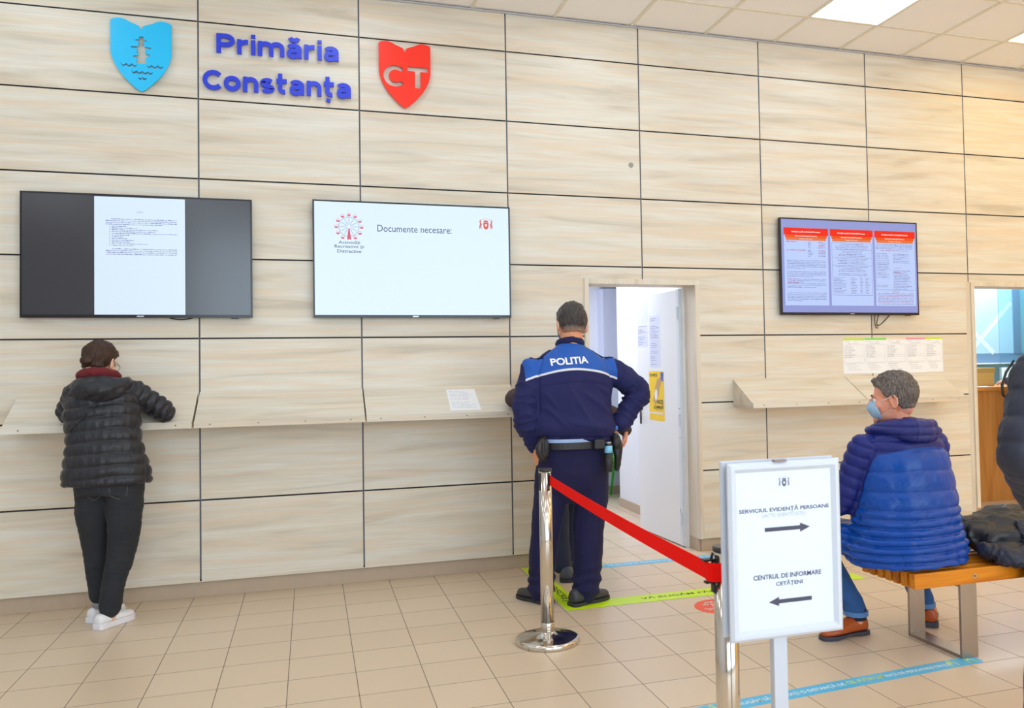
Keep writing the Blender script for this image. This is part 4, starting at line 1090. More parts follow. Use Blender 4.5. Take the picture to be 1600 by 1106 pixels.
SKIN1 = skin_mat('skin_tanned', rgb(226, 158, 118)); SKIN2 = skin_mat('skin_rosy', rgb(235, 165, 138)); SKIN3 = skin_mat('skin_light', rgb(236, 190, 160))
M_EYE = mat('eye_white', rgb(235, 232, 228), .2, var=0); M_IRIS = mat('dark_iris', rgb(50, 35, 25), .2, var=0)
M_MASK = mat('pale_blue_mask', rgb(168, 205, 240), .7, var=.03); M_LOOP = mat('white_ear_loop', rgb(245, 245, 245), .6)
class Head:
    def __init__(s, c, yaw, pitch=0, roll=0, k=1.0):
        """c: middle of the head between the ears; yaw turns to the left from looking along +y"""
        s.c = Vector(c); s.k = k
        s.R = Matrix.Rotation(yaw, 3, 'Z') @ Matrix.Rotation(roll, 3, 'Y') @ Matrix.Rotation(pitch, 3, 'X')
    def w(s, x, y, z): return s.c+s.R @ (Vector((x, y, z))*s.k)
    def loc(s, co): return ((co-np.array(s.c))@np.array(s.R))/s.k
    def build(s, mb):
        E_ = lambda c, r, rot=None: mb.ell(s.w(*c), [q*s.k for q in r], 20, 14, s.R @ rot if rot else s.R)
        E_((0, -.014, .028), (.076, .097, .086)); E_((0, .030, -.022), (.064, .066, .078)); E_((0, .028, -.072), (.053, .058, .044))
        E_((0, .078, -.096), (.024, .018, .018)); E_((0, .080, .016), (.052, .014, .011)); E_((0, -.05, -.04), (.056, .045, .05))
        mb.tube([s.w(0, .086, .010), s.w(0, .100, -.012), s.w(0, .113, -.034)], [.008*s.k, .009*s.k, .013*s.k], 10)
        for q in (-1, 1):
            E_((q*.011, .102, -.037), (.009, .010, .007)); E_((q*.040, .060, -.028), (.024, .022, .024))
            rot = Matrix.Rotation(q*.45, 3, 'Z') @ Matrix.Rotation(-.15, 3, 'X')
            E_((q*.078, -.010, -.012), (.0055, .017, .030), rot)
            ring = []
            for a in range(14):
                t = 2*PI*a/14; v = rot @ Vector((q*.006, .017*math.cos(t)*(1 if math.sin(t) > -.3 else .75), .031*math.sin(t))); ring.append(s.w(q*.080+v.x, -.012+v.y, -.011+v.z))
            mb.tube(ring, .0050*s.k, 8, closed=True)
            E_((q*.079, -.006, -.040), (.0055, .009, .009))
        E_((0, .092, -.062), (.024, .009, .0055)); E_((0, .090, -.072), (.020, .010, .007))
    def sockets(s, co, nr):
        l = s.loc(co); h = np.zeros(len(co))
        for q in (-1, 1):
            d = l-np.array([q*.031, .088, -.002]); h -= .008*np.exp(-(d[:, 0]**2/.014**2+d[:, 2]**2/.009**2+d[:, 1]**2/.03**2))
        d = l-np.array([0, .1, -.067]); h -= .003*np.exp(-(d[:, 0]**2/.022**2+d[:, 2]**2/.0022**2+d[:, 1]**2/.03**2))
        return nr*(h*s.k)[:, None]
    def eyes(s, o):
        for q in (-1, 1):
            m = MB(); m.ell(s.w(q*.031, .079, -.003), [.0115*s.k]*3, 14, 10); e_ = m.build('eye', M_EYE, o, smooth=True)
            m = MB(); m.ell(s.w(q*.031, .0880, -.003), [.0052*s.k, .003*s.k, .0052*s.k], 12, 8, s.R); m.build('iris', M_IRIS, e_, smooth=True)
            m = MB(); m.tube([s.w(q*.014, .092, .016), s.w(q*.032, .094, .021), s.w(q*.048, .083, .017)], [.002*s.k, .0032*s.k, .0015*s.k], 6); m.build('eyebrow', M_BROW, o, smooth=True)
    def hair(s, o, m, th=.010, nape=-.066, top=.0, noise=.003, seed=1, bun=None, quiff=None, edge=None, full=False, voxel=.0042, flat=False):
        mb = MB()
        E_ = lambda c, r: mb.ell(s.w(*c), [q*s.k for q in r], 24, 16, s.R)
        E_((0, -.014, .028+top/2), (.076+th*.8, .097+th, .086+th+top/2)); E_((0, -.05, -.04), (.056+th*.7, .045+th*.7, .05+th*.5)); E_((0, .02, .045), (.066+th*.7, .062+th, .060+th))
        for q in (-1, 1): E_((q*.045, -.005, .0), (.030+th*.6, .035, .045))
        if bun:
            for (c, r) in bun: E_(c, r)
        if quiff:
            for (c, r) in quiff: E_(c, r)
        ys_ = [-.16, -.045, -.028, -.012, .006, .020, .040, .055, .075, .12]
        zs_ = edge or [nape, nape, nape+.012, -.020, .012, -.004, .012, .040, .064, .068]
        def mask(co):
            l = s.loc(co); zl = np.interp(l[:, 1], ys_, zs_); mk = l[:, 2]-zl+.002*waves(co, 160, seed+2)
            if bun: 
                for (c, r) in bun: mk = np.maximum(mk, .03-np.abs((np.linalg.norm((l-np.array(c))/np.array(r), axis=1))-.0)*.02)
            return mk
        def disp(co, nr):
            mk = mask(co); tp = np.clip(mk/.022, 0, 1); l = s.loc(co)
            st = np.clip(waves(co, 170, seed, 9, (1, 1, .30))*noise+waves(co, 45, seed+4, 7)*noise*.8, -th*.45, th)
            return nr*((-(1-tp)*(th*.9+.0035)+st*tp)*s.k)[:, None]
        return sculpt('hair', mb, m, o, voxel*s.k, 3, disp, zone=lambda co: np.stack([mask(co)]*3, 1), cut=lambda co: mask(co) < -.004)
    def mask(s, o, loops=True, m=None, ml=None):
        mb = MB(); rs = []
        prof = [(-.098, .078, .03), (-.085, .100, .042), (-.062, .112, .052), (-.040, .124, .054), (-.018, .114, .052), (-.004, .099, .046)]
        for z, y, wd in prof:
            ring = []
            for k in range(17):
                a = -1+2*k/16; ring.append(s.w(a*wd*1.15, y-.050*abs(a)**2.2*(wd/.05), z))
            for k in range(16, -1, -1):
                a = -1+2*k/16; ring.append(s.w(a*wd*1.13, y-.0025-.050*abs(a)**2.2*(wd/.05), z))
            rs.append(ring)
        mb.rings(rs); k_ = mb.build('face_mask', m or M_MASK, o, smooth=True)
        for q in (-1, 1):
            pts = [s.w(q*.052, .065, -.012), s.w(q*.070, .035, -.002), s.w(q*.079, .008, .010), s.w(q*.0815, -.010, .017), s.w(q*.086, -.026, .004), s.w(q*.084, -.028, -.022), s.w(q*.078, -.012, -.042), s.w(q*.066, .02, -.058), s.w(q*.045, .055, -.084)]
            MB().tube(pts, .0016, 6).build('ear_loop', ml or M_LOOP, k_, smooth=True)
        return k_
M_BROW = mat('brow_hair', rgb(60, 48, 40), .7)
def hand(mb, wr, d, pn, side, curl=.5, k=1.0, spread=.05):
    """wr wrist point, d towards the fingers, pn direction the palm faces, side +1 when the thumb lies on d x pn"""
    d = Vector(d).normalized(); pn = Vector(pn); pn = (pn-d*pn.dot(d)).normalized(); sx = d.cross(pn)*side
    wr = Vector(wr); rs = []
    for t, w_, h in ((-.015, .028, .022), (.012, .031, .019), (.04, .039, .0165), (.07, .043, .015), (.088, .041, .013)):
        c = wr+d*t*k; rs.append([c+sx*(w_*k*math.cos(a*PI/8))+pn*(h*k*math.sin(a*PI/8)) for a in range(16)])
    mb.rings(rs)
    L = [.074, .082, .076, .060]
    for i in range(4):
        off = .030-.0205*i; base = wr+d*((.082-abs(off-.008)*.12)*k)+sx*off*k; dd = (d+sx*(spread*(1.5-i))).normalized(); pts = [base-dd*.02*k, base]
        ang = 0; c = curl*(1+.12*i); q = base
        for sgl, f in ((.46, .7), (.30, 1.0), (.24, .8)):
            ang += c*f; q = q+(dd*math.cos(ang)+pn*math.sin(ang))*(L[i]*sgl*k); pts.append(q)
        mb.tube(pts, [.0095*k, .0095*k, .0088*k, .0080*k, .0066*k], 10); mb.ell(pts[-1], [.0066*k]*3, 8, 6)
    b = wr+d*.018*k+sx*.026*k; t1 = (d*.75+sx*.62+pn*.25).normalized(); t2 = (d*.9+sx*.2+pn*.4).normalized()
    pts = [b-t1*.01*k, b+t1*.022*k, b+t1*.045*k, b+t1*.045*k+t2*.030*k, b+t1*.045*k+t2*.052*k]
    mb.tube(pts, [.014*k, .0145*k, .011*k, .0098*k, .0075*k], 10); mb.ell(pts[-1], [.0075*k]*3, 8, 6)
def shoe(o, heel, ang, L, m_up, m_sole, w=.047, sole=.022, hh=.085, toe=.05, name='shoe', heel_h=0, laces=None, lift=0, pitch=0):
    """heel: ground point under the back of the heel; ang: direction of the toe"""
    d = Vector((math.cos(ang), math.sin(ang), 0)); q = Vector((-d.y, d.x, 0)); h0 = Vector((heel[0], heel[1], lift)); k = L/.28
    def P(t, s_, z): return h0+d*t*k+q*s_+Vector((0, 0, z+pitch*t))
    prof = [(.0, .55, .80), (.012, .80, .95), (.035, .86, 1.0), (.07, .84, 1.02), (.105, .80, .93), (.14, .86, .78), (.18, 1.0, .64), (.215, 1.0, .55), (.245, .88, .50), (.268, .62, .42), (.28, .32, .30)]
    rs = []
    for t, ww, hz in prof:
        top = sole+(hh-sole)*hz; a_ = w*ww
        rs.append([P(t, a_, sole*.8), P(t, a_*1.02, sole+(top-sole)*.35), P(t, a_*.86, sole+(top-sole)*.72), P(t, a_*.45, top), P(t, 0, top+.002), P(t, -a_*.45, top), P(t, -a_*.86, sole+(top-sole)*.72), P(t, -a_*1.02, sole+(top-sole)*.35), P(t, -a_, sole*.8)])
    mb = MB(); mb.rings(rs); up = mb.build(name, m_up, o, smooth=True, subd=1)
    rs = []
    for t, ww, hz in prof:
        a_ = w*(ww+.06); tt = (t-.14)*1.03+.14; zb = 0 if (not heel_h or t < .08) else heel_h*min(1, (t-.08)/.03)*max(0, 1-max(0, t-.15)/.06)
        rs.append([P(tt, a_, zb+.001), P(tt, a_*1.0, sole), P(tt, -a_*1.0, sole), P(tt, -a_, zb+.001)])
    mb = MB(); mb.rings(rs); mb.build('sole', m_sole, up, bevel=.002)
    if laces:
        mb = MB()
        for t in (.125, .142, .159, .176):
            z = sole+(hh-sole)*np.interp(t, [p[0] for p in prof], [p[2] for p in prof])+.004
            mb.tube([P(t, -.02, z-.004), P(t+.006, 0, z+.002), P(t, .02, z-.004)], .0026, 6)
        mb.build('laces', laces, up, smooth=True)
    return up
def on_surface(o, pts, off=.003, d=(0, 1, 0), start=1.0):
    """drops points onto the clothing surface along d"""
    bvh = BVHTree.FromObject(o, bpy.context.evaluated_depsgraph_get()) if False else None
    me = o.data; org = Vector((0, 0, 0)); p = o
    while p is not None: org += p.location; p = p.parent
    key = o.name
    if key not in _BVH: _BVH[key] = BVHTree.FromPolygons([tuple(v.co) for v in me.vertices], [tuple(f.vertices) for f in me.polygons])
    t = _BVH[key]; d = Vector(d).normalized(); out = []
    for q in pts:
        q = Vector(q)-org; h = t.ray_cast(q-d*start, d)
        out.append((h[0]-d*off if h[0] is not None else q)+org)
    return out
_BVH = {}
def inner_body(mb, T, J, k=1.0):
    """hidden flesh under the clothes so that the body is one piece"""
    stack(mb, [[x, y, z, rx*.62, ry*.55] for x, y, z, rx, ry in T], 24, 2, k=2)
    for s_ in 'LR':
        limb(mb, [J['sh'+s_], J['el'+s_], J['wr'+s_]], [.043*k, .036*k, .027*k], 12)
        limb(mb, [J['hip'+s_], J['kn'+s_], J['an'+s_]], [.075*k, .048*k, .036*k], 12)
        mb.tube([J['an'+s_], Vector(J['an'+s_])+Vector((0, 0, -.07))], [.036*k, .032*k], 10)
def person(label, loc, grp=None):
    o = thing('person', label, 'person', loc, grp); return o

# ============ woman in black leaning on the shelf
w1 = person('woman in a black padded jacket and black jeans writing on the left shelf', (-.44, -.44, 0))
J = dict(shL=V(-.605, -.415, 1.335), elL=V(-.665, -.315, 1.215), wrL=V(-.52, -.14, 1.318), shR=V(-.305, -.415, 1.340), elR=V(-.155, -.315, 1.210), wrR=V(-.36, -.135, 1.318),
         hipL=V(-.505, -.485, .87), knL=V(-.512, -.39, .48), anL=V(-.500, -.335, .115), hipR=V(-.335, -.50, .86), knR=V(-.352, -.475, .47), anR=V(-.418, -.475, .105))
T = [[-.425, -.500, .80, .15, .12], [-.425, -.500, .86, .165, .13], [-.44, -.49, 1.0, .16, .12], [-.455, -.46, 1.2, .185, .12], [-.462, -.42, 1.33, .17, .11], [-.462, -.40, 1.39, .10, .08], [-.462, -.385, 1.44, .055, .055]]
HD = Head((-.492, -.350, 1.512), -.42, -.34, 0, .98)
mb = MB(); inner_body(mb, T, J, .9); HD.build(mb); mb.tube([(-.462, -.40, 1.36), HD.w(0, -.02, -.06)], [.05, .048], 14)
hand(mb, J['wrL'], (.6, .7, .12), (.1, .1, -1), 1, .4, .9); hand(mb, J['wrR'], (-.7, .6, .12), (0, .1, -1), -1, .9, .9)
sculpt('body', mb, SKIN3, w1, .0046, 2, HD.sockets)
HD.eyes(w1)
HAIR_B = hair_mat('dark_brown_hair', rgb(38, 24, 18), rgb(86, 58, 42))
HD.hair(w1, HAIR_B, .016, -.074, .004, .0022, 4, bun=[((.0, -.118, -.030), (.036, .030, .030))], edge=[-.074, -.074, -.06, -.026, .000, .020, .028, .045, .064, .068])
HD.mask(w1, m=mat('black_mask', rgb(28, 28, 34), .7), ml=mat('black_loop', rgb(30, 30, 34), .6))
gm = MB()
for q in (-1, 1):
    gm.tube([HD.w(q*.033+.024*math.cos(a*PI/8), .104, -.001+.019*math.sin(a*PI/8)) for a in range(16)], .0014, 6, closed=True)
    gm.tube([HD.w(q*.057, .103, .006), HD.w(q*.076, .06, .008), HD.w(q*.082, -.005, .010)], .0013, 6)
gm.tube([HD.w(-.009, .106, .004), HD.w(.009, .106, .004)], .0013, 6); gm.build('glasses', mat('thin_dark_frame', rgb(40, 36, 36), .3, .5), w1, smooth=True)
M_PUFF = cloth('black_padded_nylon', rgb(34, 35, 43), .42, .10, .15, 500, .45)
mb = MB()
stack(mb, [[-.428, -.495, .815, .222, .140], [-.428, -.495, .835, .236, .150], [-.430, -.495, .90, .226, .148], [-.440, -.490, 1.0, .202, .138], [-.450, -.475, 1.1, .194, .132], [-.458, -.455, 1.2, .198, .132], [-.462, -.430, 1.29, .202, .135], [-.461, -.412, 1.345, .185, .130], [-.462, -.405, 1.385, .120, .100], [-.462, -.400, 1.41, .07, .07]])
for s_ in 'LR': limb(mb, [J['sh'+s_], (J['sh'+s_]+J['el'+s_])/2, J['el'+s_], (J['el'+s_]*.5+J['wr'+s_]*.5), J['wr'+s_]+(J['wr'+s_]-J['el'+s_])*.02], [.070, .068, .064, .056, .046])
qb = [((-.43, -.49, .83), (-.46, -.42, 1.38), .19, -.012, None)]+[(J['sh'+s_], J['el'+s_], .075, .02, .05) for s_ in 'LR']+[(J['el'+s_], J['wr'+s_], .068, .0, .05) for s_ in 'LR']
jk = sculpt('jacket', mb, M_PUFF, w1, .0065, 5, quilting(qb, .069, .016, 11, .0034, profile=.42))
mb = MB()
limb(mb, [(-.585, -.41, 1.385), (-.575, -.50, 1.375), (-.52, -.555, 1.36), (-.46, -.57, 1.352), (-.40, -.555, 1.36), (-.345, -.50, 1.380), (-.34, -.41, 1.39)], [.030, .038, .042, .044, .042, .038, .030])
mb.ell((-.466, -.545, 1.345), (.135, .050, .062), 24, 14); mb.ell((-.470, -.50, 1.395), (.135, .08, .036), 24, 14)
sculpt('hood', mb, M_PUFF, jk, .006, 6, creases(.006, 26, 21))
mb = MB(); limb(mb, [(-.585, -.39, 1.425), (-.565, -.445, 1.442), (-.495, -.475, 1.452), (-.42, -.445, 1.444), (-.395, -.385, 1.425)], [.024, .029, .032, .029, .024])
mb.ell((-.49, -.42, 1.435), (.085, .065, .03), 20, 10)
sculpt('scarf', mb, cloth('maroon_scarf', rgb(112, 38, 44), .9), w1, .006, 4, creases(.003, 60, 8))
sp_ = on_surface(jk, [V(-.43+(-.60+.43)*t, -.6, 1.31+(1.125-1.31)*t) for t in [k/10 for k in range(11)]], .002)
MB().tube(sp_, .0035, 6).build('bag_strap', M_BLK, w1, smooth=True)
M_JEANB = cloth('black_denim', rgb(44, 46, 52), .85, .25, .2, 900)
mb = MB(); stack(mb, [[-.42, -.495, .76, .165, .120], [-.42, -.495, .84, .178, .130], [-.425, -.495, .92, .165, .122], [-.43, -.49, .97, .15, .11]])
limb(mb, [J['hipL'], V(-.512, -.45, .68), J['knL'], V(-.508, -.355, .28), V(-.500, -.338, .150)], [.098, .092, .072, .060, .055])
limb(mb, [J['hipR'], V(-.338, -.50, .66), J['knR'], V(-.395, -.475, .26), V(-.420, -.478, .098)], [.100, .096, .078, .064, .058])
tr = sculpt('jeans', mb, M_JEANB, w1, .0075, 5, creases(.0045, 20, 31, (1, 1, 1.6)))
M_STITCH = mat('grey_stitching', rgb(120, 116, 112), .8)
for x0_, x1_, lab in ((-.515, -.445, 0), (-.395, -.305, 1)):
    zt_ = .905 if lab else .90
    pk = [(x0_, zt_-.10), (x0_+.004, zt_-.145), ((x0_+x1_)/2, zt_-.168), (x1_-.004, zt_-.145), (x1_, zt_-.10)]
    sp_ = on_surface(tr, [V(a, -.75, b) for a, b in pk], .0008)
    MB().tube(sp_, .0012, 5).build('pocket_stitching', M_STITCH, tr)
M_WSHOE = mat('white_leather', rgb(238, 238, 242), .45, var=.02); M_WSOLE = mat('white_rubber', rgb(232, 232, 240), .6, var=.02)
M_SOCK = cloth('grey_sock', rgb(150, 155, 165), .9)
shoe(w1, (-.475, -.535), .93, .245, M_WSHOE, M_WSOLE, .043, .032, .085, laces=M_LOOP); shoe(w1, (-.545, -.375), .98, .245, M_WSHOE, M_WSOLE, .043, .032, .085, laces=M_LOOP)
for a in (J['anR'], J['anL']): MB().tube([a+V(0, 0, .03), a+V(0, 0, -.035)], [.042, .040], 16).build('sock', M_SOCK, w1, smooth=True)

# ============ policeman seen from behind
p_ = person('policeman in navy uniform seen from behind, right hand on his hip', (2.17, -.95, 0))
J = dict(shL=V(1.985, -.945, 1.425), elL=V(1.925, -.985, 1.165), wrL=V(1.995, -.925, .945), shR=V(2.470, -.945, 1.415), elR=V(2.655, -.985, 1.265), wrR=V(2.520, -1.000, 1.080),
         hipL=V(2.115, -.94, .90), knL=V(2.060, -.92, .49), anL=V(2.030, -.90, .09), hipR=V(2.335, -.95, .89), knR=V(2.315, -.97, .48), anR=V(2.272, -1.005, .09))
T = [[2.225, -.94, .80, .18, .13], [2.225, -.94, .95, .20, .14], [2.22, -.94, 1.1, .20, .13], [2.215, -.94, 1.3, .235, .13], [2.215, -.94, 1.42, .22, .12], [2.22, -.935, 1.50, .12, .09], [2.225, -.925, 1.56, .06, .06]]
HD = Head((2.243, -.905, 1.700), .02, -.20, .07, 1.08)
mb = MB(); inner_body(mb, T, J, 1.1); HD.build(mb); mb.tube([(2.222, -.935, 1.50), HD.w(0, -.025, -.06)], [.070, .066], 16)
hand(mb, J['wrL']+V(-.004, -.01, -.015), (.22, -.05, -1), (1, .2, .2), 1, .7, 1.05); hand(mb, J['wrR'], (-.75, -.10, -.55), (-.2, .9, .1), -1, .8, 1.0)
sculpt('body', mb, SKIN1, p_, .0046, 2, HD.sockets)
HD.eyes(p_)
HD.hair(p_, hair_mat('short_dark_grey_hair', rgb(30, 26, 25), rgb(104, 96, 94), (rgb(196, 150, 122), .050, .85)), .016, -.078, .004, .0026, 7)
HD.mask(p_)
NAVY = rgb(36, 38, 88); ROYAL = rgb(40, 92, 182)
M_POL = zoned('police_jacket_cloth', [NAVY, (0, ROYAL, .6), (1, rgb(222, 226, 232), .35)], .75, 700, .25, .25)
mb = MB()
stack(mb, [[2.222, -.945, .985, .232, .168], [2.222, -.945, 1.01, .245, .178], [2.218, -.945, 1.06, .262, .190], [2.214, -.945, 1.14, .264, .185], [2.214, -.945, 1.26, .262, .172], [2.216, -.945, 1.36, .270, .165], [2.218, -.945, 1.43, .262, .155], [2.220, -.94, 1.485, .215, .135], [2.222, -.935, 1.530, .140, .105], [2.225, -.930, 1.565, .085, .085], [2.226, -.925, 1.585, .076, .078]])
limb(mb, [J['shL'], (J['shL']+J['elL'])/2+V(-.008, 0, 0), J['elL'], (J['elL']+J['wrL'])/2, J['wrL']], [.080, .078, .070, .062, .054])
limb(mb, [J['shR']+V(.01, 0, -.01), (J['shR']+J['elR'])/2+V(.008, 0, .018), J['elR'], (J['elR']+J['wrR'])/2, J['wrR']+V(.012, 0, .015)], [.085, .086, .078, .072, .062])
def pzone(co):
    x, y, z = co.T; u = (x-2.215)/.29
    zb = 1.424-.062*u**2-.004*u                     # lower edge of the yoke sags to the sides
    dl = seg_coord(co, J['shL'], J['elL']); dr = seg_coord(co, J['shR'], J['elR'])
    side = .290-.10*np.clip(z-1.47, 0, .2)-np.abs(x-2.207)
    back = -.80-y
    top = 1.585-z
    yoke = np.minimum.reduce([z-zb, side*1.0, back*1.0+0*z, top])
    st = np.minimum.reduce([.0065-np.abs(z-(zb-.002)), side, back])
    return np.stack([yoke, st, z*0], 1)
def ppleat(co):
    x, y, z = co.T; u = (x-2.215)/.29; zb = 1.350-.05*u**2; d = z-zb
    flap = .007/(1+np.exp(-d/.0022))*np.exp(-np.clip(d, 0, 1)/.05)*(y < -.95)*np.clip(1.6-abs(u)*1.5, 0, 1)
    roll = .012*np.exp(-((z-1.075)/.045)**2)+.014*waves(co*np.array([1, 1, .5]), 9, 5, 5)*np.clip((1.34-z)/.2, 0, 1)
    dl = seg_coord(co, J['shL'], J['elL'])[1]; dr = seg_coord(co, J['shR'], J['elR'])[1]
    hole = -.009*(np.exp(-((dl-.092)/.006)**2)+np.exp(-((dr-.100)/.006)**2))*np.clip((z-1.12)/.1, 0, 1)
    da = np.minimum(dl, dr); sl = np.clip((.088-da)/.02, 0, 1)
    arm = sl*.008*(1-1.7*np.abs(warped(co, 20, 77, .04, 5, (1, .6, 1.5))))
    back = (1-sl)*np.clip((1.38-z)/.1, 0, 1)*.011*(1-1.6*np.abs(warped(co*np.array([1, 1, .8]), 8, 31, .10, 5, (1.2, .5, .8))))
    hem = -.010*np.exp(-((z-1.012)/.006)**2)
    xx, zz = x+.010*waves(co, 14, 61, 4), z+.010*waves(co, 14, 62, 4)
    for (ax, az, bx_, bz, wd, am) in ((2.46, 1.12, 2.25, 1.30, .016, .011), (2.44, 1.06, 2.12, 1.12, .018, .010), (1.99, 1.20, 2.16, 1.07, .016, .011), (2.30, 1.10, 2.16, 1.34, .014, .007), (2.45, 1.24, 2.34, 1.33, .012, .008), (2.00, 1.30, 2.10, 1.16, .013, .008)):
        dx, dz = bx_-ax, bz-az; L = math.hypot(dx, dz); t = ((xx-ax)*dx+(zz-az)*dz)/L; q = ((xx-ax)*dz-(zz-az)*dx)/L
        back = back+(1-sl)*am*np.exp(-(q/wd)**2)*np.clip(t/.05, 0, 1)*np.clip((L-t)/.06, 0, 1)*(y < -.97)
    for (a, b, ts) in ((J['shR'], J['elR'], (.10, .16, .21, .255)), (J['elR'], J['wrR'], (.03, .08, .14, .19)), (J['shL'], J['elL'], (.12, .18, .235)), (J['elL'], J['wrL'], (.03, .08, .14, .20))):
        t, dd = seg_coord(co, a, b)
        for i, ti in enumerate(ts): arm = arm+.0065*np.exp(-((t-ti+.35*(dd-.06)*(-1)**i+.012*waves(co, 16, 70+i, 4))/.009)**2)*np.clip((.105-dd)/.02, 0, 1)
    return flap+roll+hole+arm+back+hem
jp = sculpt('jacket', mb, M_POL, p_, .0065, 5, creases(.0045, 15, 41, (1.2, 1, .8), ppleat), zone=pzone)
# collar, shoulder straps, hem band
mb = MB(); limb(mb, [(2.155, -.885, 1.575), (2.150, -.935, 1.590), (2.175, -.985, 1.600), (2.225, -1.005, 1.606), (2.280, -.985, 1.592), (2.305, -.935, 1.578), (2.300, -.885, 1.56)], [(.012, .022)]*7)
M_NAVY = cloth('navy_uniform_cloth', rgb(30, 31, 76), .75, .12, .25)
sculpt('collar', mb, M_NAVY, jp, .006, 3, creases(.002, 30, 3))
for s_, a, b in ((-1, V(2.095, -.93, 1.60), V(1.965, -.945, 1.56)), (1, V(2.36, -.93, 1.58), V(2.495, -.945, 1.56))):
    q_ = on_surface(jp, [a.lerp(b, t/6) for t in range(7)], .004, (0, 0, -1), .3)
    m = MB(); rs = [[p+V(0, -.026, -.003), p+V(0, .026, -.003), p+V(0, .026, .003), p+V(0, -.026, .003)] for p in q_]; m.rings(rs); m.build('shoulder_strap', M_NAVY, jp, bevel=.001)
m = MB(); put_text(m, 'POLITIA', (2.178, -1.4, 1.474), V(1, 0, .055).normalized(), Z, w=.232, h=.044, off=.03, center=True)
vv = on_surface(jp, m.v, .0045); m.v = [tuple(v) for v in vv]; m.build('back_lettering', mat('white_print', rgb(245, 247, 252), .5), jp)
mb = MB(); stack(mb, [[2.222, -.945, .945, .214, .158], [2.222, -.945, .985, .216, .160], [2.222, -.945, 1.02, .212, .158]], k=2)
M_NAVYT = cloth('navy_trouser_cloth', rgb(26, 25, 66), .8, .12, .25)
stack(mb, [[2.205, -.945, .60, .07, .06], [2.212, -.945, .65, .15, .11], [2.220, -.945, .72, .205, .145], [2.225, -.945, .82, .224, .160], [2.224, -.945, .90, .220, .160], [2.222, -.945, .985, .205, .150]])
limb(mb, [J['hipL'], V(2.095, -.93, .68), J['knL'], V(2.035, -.905, .28), V(2.022, -.90, .085)], [.112, .108, .090, .084, .080])
limb(mb, [J['hipR'], V(2.335, -.96, .68), J['knR'], V(2.300, -.99, .28), V(2.272, -1.005, .075)], [.112, .110, .096, .088, .082])
sculpt('trousers', mb, M_NAVYT, p_, .008, 5, creases(.006, 14, 52, (1, 1, 1.3), lambda co: .006*np.sin(co[:, 2]*95+waves(co, 20, 4)*1.5)*np.clip((.26-co[:, 2])/.12, 0, 1)))
mb = MB(); stack(mb, [[2.215, -.947, .972, .205, .166], [2.215, -.947, 1.005, .212, .172]], k=2); mb.build('shirt_hem', mat('pale_blue_shirt', rgb(176, 202, 245), .8), p_, smooth=False)
# duty belt with its pouches
M_BELT = mat('black_belt_leather', rgb(34, 34, 38), .4, var=.15)
n_ = 48; rs = []
for j in range(n_):
    a = 2*PI*j/n_; c, s2 = math.cos(a), math.sin(a); e1 = abs(c)**.87*(1 if c > 0 else -1); e2 = abs(s2)**.87*(1 if s2 > 0 else -1)
    for_ = lambda r1, r2, z: (2.222+e1*r1, -.945+e2*r2, z)
    rs.append([for_(.224, .173, .945), for_(.232, .181, .945), for_(.232, .181, .985), for_(.224, .173, .985)])
be_ = MB(); be_.rings(rs, closed=True); bt = be_.build('duty_belt', M_BELT, p_)
def pouch(nm, c, sx, sy, sz, m_=M_BELT, bev=.008): return MB().box(c[0]-sx, c[0]+sx, c[1]-sy, c[1]+sy, c[2]-sz, c[2]+sz).build(nm, m_, bt, bevel=bev, seg=3)
pouch('square_pouch', (2.335, -1.128, .972), .034, .024, .030)
MB().lathe([(.020, 0), (.024, .006), (.027, .05), (.027, .115)], (2.398, -1.120, .800), 20).build('spray_holder', M_BELT, bt, smooth=True)
MB().lathe([(.0235, 0), (.0235, .15), (.021, .158)], (2.398, -1.120, .815), 20).build('spray_can', M_BLK, bt, smooth=True)
MB().lathe([(.0245, 0), (.0245, .048)], (2.398, -1.120, .910), 20).build('light_blue_label', mat('light_blue_label', rgb(130, 205, 240), .4), bt, smooth=True)
MB().lathe([(.019, 0), (.019, .006), (.014, .008)], (2.398, -1.120, .972), 20).build('grey_cap', M_ALU, bt, smooth=True)
mb = MB(); limb(mb, [(2.462, -1.07, 1.010), (2.470, -1.08, .95), (2.474, -1.08, .88), (2.470, -1.07, .81)], [(.028, .018), (.034, .020), (.024, .018), (.018, .015)]); mb.ell((2.462, -1.095, .97), (.03, .02, .035))
sculpt('holster', mb, M_BELT, bt, .005, 3, creases(.0015, 50, 4))
mb = MB(); limb(mb, [(2.020, -1.06, 1.02), (1.985, -1.08, .99), (1.975, -1.085, .945), (1.995, -1.08, .90), (2.020, -1.07, .885)], [.012, .018, .022, .020, .012]); mb.ell((2.018, -1.085, .955), (.020, .022, .055))
sculpt('radio_pouch', mb, M_BELT, bt, .005, 3, creases(.0015, 50, 6))
mb = MB().tube([J['wrR']+V(-.055, -.030, -.022), J['wrR']+V(-.040, -.055, -.022)], .014, 14); mb.build('light_blue_object', mat('bright_blue_cap', rgb(70, 130, 225), .4), p_, bevel=.002)
M_BSHOE = mat('black_shoe_leather', rgb(56, 56, 60), .5, var=.1); M_BSOLE = mat('black_rubber', rgb(46, 46, 50), .6)
shoe(p_, (2.165, -1.055), .38, .29, M_BSHOE, M_BSOLE, .050, .022, .10); shoe(p_, (2.060, -.975), 2.05, .29, M_BSHOE, M_BSOLE, .050, .022, .10)

